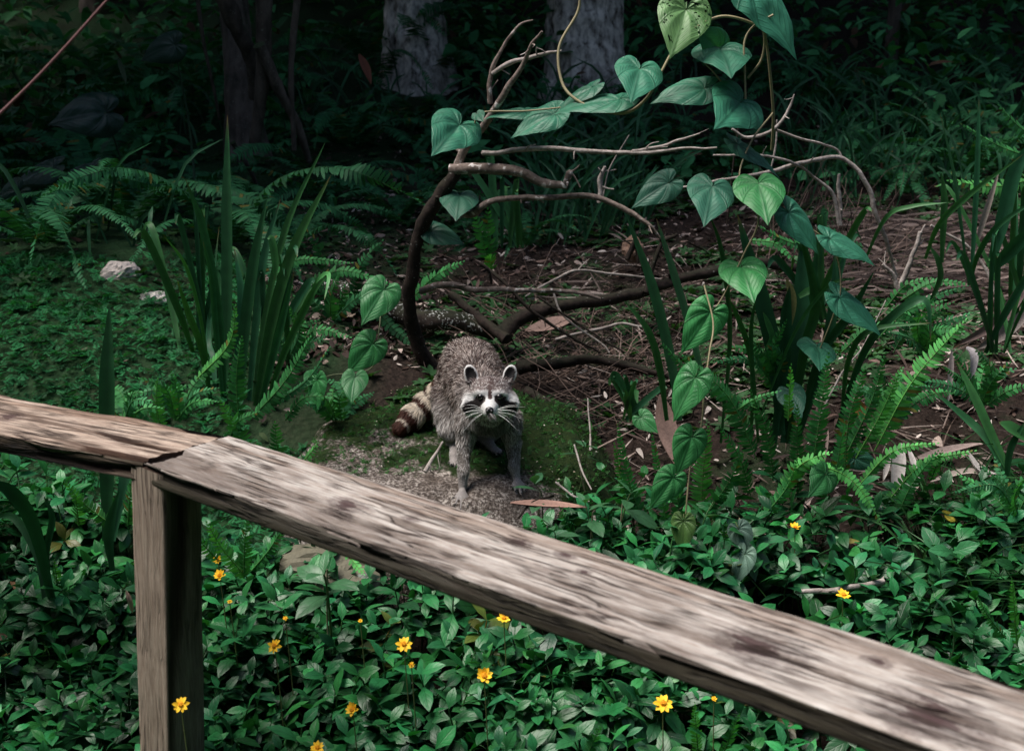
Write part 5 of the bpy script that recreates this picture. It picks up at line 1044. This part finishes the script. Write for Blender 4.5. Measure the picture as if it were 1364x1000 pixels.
# more fronds and blades where the clumps run together
r = np.random.default_rng(68)
for (bx, by, Y, sz_, lb, kind) in [
    (1035, 520, 3.15, 100, 'half hidden sword fern inside the dark strap clump', 0), (1190, 560, 3.1, 90, 'sword fern right behind the long bright frond', 0), (1235, 470, 3.4, 80, 'sword fern left of the curled grey dead leaf', 0), (1310, 540, 3.15, 90, 'sword fern right of the bright leaning strap leaves', 0),
    (1350, 690, 2.75, 90, 'sword fern at the right edge above the rail', 0), 
    (240, 560, 3.1, 80, 'sword fern left of the tall strap clump on the moss', 0), (170, 560, 2.95, 60, 'small sword fern just behind the left rail', 0), (390, 480, 3.5, 80, 'sword fern right of the tall strap clump, left of the hanging leaves', 0), (450, 560, 3.3, 70, 'sword fern at the left edge of the mossy rock', 0), (440, 430, 3.9, 80, 'dark sword fern in front of the speckled log', 0),
    (1090, 430, 3.3, 150, 'loose strap leaves right of the dark broad blades', 1), (1330, 470, 3.3, 140, 'dark strap leaves at the right edge below the folded frond', 1), (260, 470, 3.5, 170, 'dark strap leaves filling the left side of the tall clump', 1), (370, 480, 3.4, 150, 'dark strap leaves filling the right side of the tall clump', 1),
    (1360, 420, 3.5, 170, 'tall dark strap leaves rising at the right edge', 1), (20, 440, 3.9, 90, 'short strap leaves at the left edge among the moss', 1), (680, 330, 4.3, 110, 'dim strap leaves under the bare grey branches', 1), (840, 560, 3.2, 60, 'short grassy leaves right of the litter patch', 1)]:
    if kind == 0:
        fr = []
        for j in range(8):
            a = PI / 2 + (j - 3.5) * .30 + r.uniform(-.12, .12); l = sz_ * r.uniform(.7, 1.15); fr.append((bx + r.uniform(-8, 8), by, bx + math.cos(a) * l, by - math.sin(a) * l * .85, r.uniform(20, 28), r.uniform(-.1, .1) + .12 * math.copysign(1, math.cos(a)) , (FG, FD * 1.3, FG * .75)[j % 3], r.uniform(-.15, .15)))
        fern(lb, Y, fr)
    else:
        bl = []
        for j in range(9):
            a = PI / 2 + r.normal(0, .32); l = sz_ * r.uniform(.6, 1.15); ex, ey = bx + math.cos(a) * l, by - math.sin(a) * l; bx2 = bx + r.uniform(-20, 20)
            bl.append(([(bx2, by), ((bx2 * 2 + ex) / 3, (by * 2 + ey) / 3 - l * .05), (ex, ey), (ex + math.cos(a) * l * .25, ey + l * r.uniform(-.05, .2))], r.uniform(5, 11), (BG, BD * 1.5, BB * .8)[j % 3], r.uniform(-.2, .2)))
        clump(lb, Y, bl)
# ------------------------------------------------------------------ shaded ferns and broad leaves farther back: copies of a few kinds
FV = []
for k in range(6):
    g = Geo(); rr = np.random.default_rng(60 + k); dr = rr.uniform(.25, .75); sw = rr.uniform(-.12, .12)
    P = [(sw * t * t, t * (1 - .15 * dr), .95 * t - (.55 + dr) * t * t) for t in (0, .3, .6, .85, 1)]
    frond(g, P, .155, (0, -.75, .55), (.030, .145, .058), .018, seed=k); FV.append(g.mesh('frond', MAT['fern']))
spots = []
r = np.random.default_rng(71)
def bgfern(p, sc, label, group, nf=9):
    t = root('shade_fern', tuple(p), label, 'fern', group)
    for j in range(nf):
        obj('frond', FV[(j * 5 + int(sc * 100)) % 6], t, rot=(r.uniform(-.1, .35), 0, j * 2 * PI / nf + r.uniform(-.3, .3)), scale=sc * r.uniform(.75, 1.15))
fi = 0
for px, py, sc, lb in [(60, 330, .65, 'dim fern at the left edge behind the pale short strap leaves'), (205, 290, .6, 'dim fern with drooping fronds left of the tall straight blade'), (120, 250, .8, 'dim fern below the broad dark leaf at upper left'), (430, 265, .7, 'shaded fern just right of the tall strap blades'),
    (530, 300, .6, 'shaded fern left of the sapling fork'), (470, 200, .7, 'shaded fern in front of the blurred trunk base'), (640, 200, .6, 'shaded fern between the two pale trunks'), (385, 330, .5, 'shaded fern nearest the strap clump on its right'), (250, 160, .9, 'dim fern beside the gnarled roots'),
    (700, 330, .35, 'small shaded fern under the long grey branch'), (890, 190, .5, 'shaded fern right of the bright trunk base'), (1100, 150, .7, 'shaded fern beneath the slender brown sapling'), (1230, 190, .75, 'shaded fern right of the slender brown sapling'), (1320, 110, .8, 'dim fern at the upper right edge'),
    (1010, 120, .6, 'dim fern behind the looped vine stem'), (560, 180, .7, 'dim fern at the foot of the blurred trunk'), (20, 200, .9, 'dim fern at the left edge under the red cane'), (745, 175, .6, 'dim fern hiding the left foot of the bright trunk'), (820, 185, .55, 'dim fern hiding the right foot of the bright trunk'), (590, 190, .6, 'dim fern hiding the right foot of the blurred trunk'), (300, 330, .75, 'dim fern right behind the tall strap clump'), (170, 300, .7, 'dim fern just behind the stones on the mound'), (950, 220, .5, 'shaded fern behind the hanging heart leaves'), (1150, 230, .6, 'shaded fern behind the crooked bare branch'), (1290, 240, .65, 'shaded fern behind the thin leaves at right'), (1200, 260, .45, 'small dim fern above the straw heap'), (800, 160, .55, 'dim fern against the foot of the bright trunk'), (350, 130, .8, 'dim fern hanging over the gnarled trunk')]:
    p = gpt(px, py); bgfern(p, sc, lb, 'shaded ferns on the bank')
r = np.random.default_rng(75)
for i in range(26):
    p = np.array((r.uniform(-4.5, 4.8), r.uniform(7.4, 11.0), 0)); p[2] = hgt(p[0], p[1]); bgfern(p, r.uniform(.6, 1.0), 'dark fern lost in the shade high on the bank', 'dark ferns high on the bank', 7)
# big dim arrow leaves at the left
for (bx, by, tx, ty, w, Y, lb) in [(140, 150, 90, 165, 60, 4.9, 'broad dim arrow leaf catching light left of the fern'), (232, 60, 188, 76, 40, 5.2, 'broad dim leaf high at upper left under the canopy'), (70, 222, 15, 236, 34, 4.8, 'long dim broad leaf low at the left edge'), (120, 225, 68, 240, 30, 4.8, 'dim broad leaf just right of the long one'), (25, 255, -10, 285, 40, 4.6, 'dim broad leaf cut by the left edge')]:
    g = Geo(); P0, A, N, L = heart(g, bx, by, Y, tx, ty, w, np.array((.014, .042, .03)), seed=bx, curl=.3); b0 = P0.copy(); b0[2] = hgt(b0[0], b0[1] + .2) - .02; b0[1] += .2
    t = root('broadleaf_plant', tuple(b0), lb, 'plant'); build(g, 'leaf', MAT['heart'], t)
    g = Geo(); tube(g, [b0, (b0 + P0) / 2 + (0, .06, .03), P0], [.006, .003], 6, 14, (.04, .09, .05)); build(g, 'stem', MAT['stem'], t)
# dim grassy straps in the background
g = Geo(); r = np.random.default_rng(81)
for i in range(700):
    zone = 1 + i % 3 if i % 60 else 0; px, py = ((r.uniform(0, 260), r.uniform(300, 360)), (r.uniform(700, 860), r.uniform(200, 330)), (r.uniform(1050, 1364), r.uniform(140, 280)), (r.uniform(0, 1364), r.uniform(130, 200)))[zone]
    p = gpt(px, py); l = r.uniform(.15, .45); a = r.uniform(0, 6.3); d = np.array((math.cos(a) * .45, math.sin(a) * .3, 1)); P = [p, p + d * l * .6, p + d * l + np.array((d[0], d[1], -.5)) * l * .4]
    blade(g, P, r.uniform(.006, .016), (.1, -.9, .3), 7, np.array((.028, .12, .05)) * r.uniform(.5, 1.5))
build(g, 'grass', MAT['blade'], kind='stuff', label='dim tufts of grass in the shade of the bank', cat='grass')
g = Geo(); r = np.random.default_rng(82)
for i in range(260):
    px, py = r.uniform(1215, 1400), r.uniform(660, 860); p = gpt(px, py); l = r.uniform(.12, .26); a = r.uniform(0, 6.3); d = np.array((math.cos(a) * .5, math.sin(a) * .4, 1)); P = [p, p + d * l * .6, p + d * l + np.array((d[0] * 1.4, d[1], -.5)) * l * .5]
    blade(g, P, r.uniform(.0025, .005), (.1, -.9, .3), 8, np.array((.04, .13, .04)) * r.uniform(.5, 1.4))
build(g, 'fine_grass', MAT['blade'], kind='stuff', label='fine green grass blades at the lower right', cat='grass')

# ------------------------------------------------------------------ glossy creeping ground cover
def sprig(seed, nodes=3, stem=.08):
    r = np.random.default_rng(seed); g = Geo(); st = [(0, 0, -.06), (r.normal(0, .006), r.normal(0, .006), stem * .5), (r.normal(0, .01), r.normal(0, .01), stem)]
    P = spline(st, 8); tube(g, st, [.0018, .0013], 4, 5, (1.6, .8, .7), cap=False)
    for k in range(nodes):
        z = stem * (1 - .30 * k); c = np.array([np.interp(z, P[:, 2], P[:, 0]), np.interp(z, P[:, 2], P[:, 1]), z]); a0 = k * PI / 2 + r.uniform(-.25, .25); el = (.75, .32, .05)[min(k, 2)]; l = (.042, .062, .066)[min(k, 2)] * r.uniform(.85, 1.15)
        for s in (0, PI):
            s_ = np.linspace(0, 1, 8)[:, None]; q = np.linspace(-1, 1, 5)[None]; w = np.where(s_ < .45, sstep(-.02, .5, s_) ** .8, np.cos(PI / 2 * np.clip((s_ - .45) / .55, 0, 1)) ** .75) + .03
            w = w * (1 + .10 * ((np.arange(8) % 2)[:, None]) * (s_ > .4) * (s_ < .8)); W = l * .44 * r.uniform(.85, 1.15)
            V = np.stack([W / 2 * q * w, l * s_ + 0 * q, .35 * W / 2 * np.abs(q) * w - .28 * l * s_ ** 2.2 + 0 * q - .05 * l * np.abs(q) ** 3 * w], -1).reshape(-1, 3)
            U = np.stack(np.broadcast_arrays(q, s_), -1).reshape(-1, 2); t = Geo(); t.add(V, grid_faces(8, 5), (1, 1, 1), U)
            instance(g, tmpl(t), rotm([el + r.normal(0, .12)], [r.normal(0, .2)], [a0 + s + r.normal(0, .15)]), [c], [1], [np.array((1, 1, 1)) * (1.25, 1.0, .8)[min(k, 2)] * r.uniform(.85, 1.15)])
    return tmpl(g)
SPR = [sprig(100 + i, 3, .06 + .02 * (i % 3)) for i in range(8)]
r = np.random.default_rng(91); n = 7400; x = r.uniform(-2.0, 2.6, n); y = r.uniform(1.45, 3.35, n); z = hgt(x, y)
px_, py_, _ = proj(np.stack([x, y, z + .05], -1))
lim = np.interp(px_, [-400, 170, 300, 400, 470, 560, 640, 740, 800, 900, 1000, 1200, 1364, 1800], [655, 690, 745, 785, 805, 775, 700, 688, 690, 735, 715, 705, 672, 640]) + r.normal(0, 12, n)
dens = np.interp(py_, [600, 700, 800], [.55, .8, 1.0]); k = (py_ > lim) & (r.random(n) < dens) & ~((((x - RX) / .44) ** 2 + ((y - RY) / .44) ** 2) < 1); hole = fbm(x * 5, y * 5, 31, 3); k &= hole > .31
pd = np.hypot(x - pc[0], y - pc[1]); k &= pd > .085
x, y, z = x[k], y[k], z[k]; n = len(x); hgts = .03 + .09 * fbm(x * 7, y * 7, 33, 2); g = Geo(); v_ = r.integers(8, size=n)
for v in range(8):
    m_ = v_ == v; c = np.where(r.random((m_.sum(), 1)) < .012, (.10, .14, .03), (.017, .120, .040)) * r.uniform(.4, 1.5, (m_.sum(), 1)) * (1 + r.random((m_.sum(), 1)) ** 2 * np.array((.40, .20, -.10))) * (1 + r.normal(0, .10, (m_.sum(), 3)))
    instance(g, SPR[v], rotm(r.normal(.10, .35, m_.sum()), r.normal(0, .35, m_.sum()), r.uniform(0, 6.3, m_.sum())), np.stack([x, y, z + hgts], -1)[m_], r.uniform(.65, 1.30, m_.sum()), c)
build(g, 'ground_cover', MAT['carpet'], kind='stuff', label='glossy green creeping daisy leaves carpeting the slope below the rail', cat='ground cover')
r = np.random.default_rng(93); n = 420; x = r.uniform(-1.8, 2.4, n); y = r.uniform(1.6, 3.1, n); P_ = np.stack([x, y, hgt(x, y) + r.uniform(.05, .13, n)], -1); px_, py_, _ = proj(P_); k = (py_ > np.interp(px_, [0, 400, 560, 700, 1364], [720, 800, 780, 700, 700])) & (np.hypot(x - pc[0], y - pc[1]) > .1); P_ = P_[k]; n = len(P_)
g = Geo(); instance(g, leafT(3, 6, 1, .42, .5, .5), rotm(r.normal(0, .5, n), r.normal(0, .6, n), r.uniform(0, 6.3, n)), P_, r.uniform(.015, .045, n), np.array([(.20, .11, .06), (.10, .06, .04), (.30, .22, .15), (.22, .20, .05)])[r.integers(4, size=n)])
build(g, 'fallen_leaves', MAT['litter'], kind='stuff', label='small brown and yellow dead leaves caught in the ground cover', cat='litter')
# sparse sprigs with their own stems
for px, py, sc, Y, lb in [(775, 590, 1.0, 3.0, 'leafy sprig on the litter right of the rock'), (720, 640, 1.1, 2.82, 'low leafy sprig beside the right front paw'), (830, 650, 1.2, 2.8, 'leafy sprig left of the heart leaf column'), (790, 665, 1.1, 2.75, 'broad leafy sprig beside the short white stick'),
                          (738, 700, .8, 2.66, 'low sprig just behind the rail right of the front paws'), (435, 740, 1.6, 2.45, 'tall glossy sprig in front of the low grey stone')]:
    c = at(px, py, Y); g = Geo(); gz = float(rz(c[0], Y)) if onrockf(c[0], Y) else float(hgt(c[0], Y)); gz = min(gz, c[2] - .03)
    h = c[2] - gz; t = root('leafy_sprig', (c[0], Y, gz), lb, 'plant'); T = SPR[int(px) % 8]
    instance(g, T, rotm([.2], [.1], [px * .1]), [c - (0, 0, .07 * sc)], [sc], [(.045, .14, .06)]); build(g, 'leaf_cluster', MAT['carpet'], t)
    g = Geo(); tube(g, [(c[0] + .01, Y, gz - .01), (c[0] - .004, Y, gz + h * .5), tuple(c - (0, 0, .03))], [.0022, .0018], 5, 8, (.22, .20, .13)); build(g, 'stem', MAT['stem'], t)

# ------------------------------------------------------------------ yellow flowers
FM = []
for v in range(3):
    g = Geo(); rr = np.random.default_rng(200 + v); pl = leafT(5, 6, 1, .50, (.25, -.1, .1)[v], .12, .45); n = 9
    for j in range(n):
        instance(g, pl, rotm([.35 + rr.normal(0, .12)], [rr.normal(0, .1)], [j * 2 * PI / n + rr.normal(0, .06)]), [(0, 0, 0)], [.0155 * rr.uniform(.9, 1.1)], [np.array((.92, .56, .03)) * rr.uniform(.85, 1.1)])
    c = Geo(); c.add(*ball((0, 0, .002), (.0052, .0052, .0035), None, 8, (.75, .28, .01)))
    for j in range(14): a = j * 2.4; rd = .0045 * math.sqrt(j / 14); c.add(*ball((rd * math.cos(a), rd * math.sin(a), .0055), .0011, None, 5, (.9, .45, .03)))
    FM.append((g.mesh('petals', MAT['petal']), c.mesh('flower_centre', MAT['petal'])))
for i, (px, py, Y, sc, tx, ty, lb) in enumerate([
    (241, 938, 2.0, .9, .9, .1, 'yellow flower tilted beside the post foot'), (293, 767, 2.45, .95, .6, -.3, 'yellow flower right of the post under the rail'), (290, 744, 2.5, .7, 1.4, -.2, 'half hidden yellow flower just above another right of the post'),
    (366, 860, 2.28, .95, .9, -.5, 'yellow flower tilted away, midway between post and centre'), (470, 945, 2.15, 1.0, .8, -.6, 'yellow flower facing left near the bottom left of centre'), (423, 996, 2.08, .9, .5, 0, 'yellow flower cut by the bottom edge'),
    (538, 858, 2.3, 1.05, .7, .1, 'yellow flower left of the centre one under the rail'), (645, 900, 2.2, 1.15, .8, .1, 'full yellow flower at bottom centre'), (671, 824, 2.38, 1.0, .4, .1, 'yellow flower touching the underside of the rail'),
    (883, 937, 2.12, 1.2, .55, .2, 'large blurred yellow flower on a stalk below the rail at right'), (1059, 703, 2.72, .95, .15, 0, 'flat yellow flower on a tall stalk behind the rail'), (1123, 793, 2.52, 1.1, .3, .2, 'yellow flower just behind the rail at right'),
    (306, 801, 2.4, .35, .4, 0, 'tiny yellow bud below the flower by the post'), (380, 824, 2.35, .4, .4, 0, 'tiny yellow bud above the tilted flower'), (480, 827, 2.36, .35, .4, 0, 'small yellow bud left of centre under the rail'), (548, 885, 2.24, .4, 1.0, 0, 'small yellow bud right below the left centre flower'), (951, 931, 2.1, .4, .5, 0, 'tiny yellow bud right of the large blurred flower'), (54, 344, 4.6, .9, 1.2, 0, 'faint orange flower in the dark at far left')]):
    c = at(px, py, Y); t = root('yellow_flower', tuple(c), lb, 'flower'); d = FM[i % 3]; rot = (tx, 0, ty)
    obj('petals', d[0], t, rot=rot, scale=sc); obj('flower_centre', d[1], t, rot=rot, scale=sc)
    gz = float(hgt(c[0], Y)); g = Geo(); tube(g, [(c[0] + .008, Y + .012, gz), (c[0] + .006, Y + .01, (gz + c[2]) / 2), tuple(c)], [.0014, .0011], 5, 8, (.14, .16, .06)); build(g, 'stem', MAT['stem'], t)
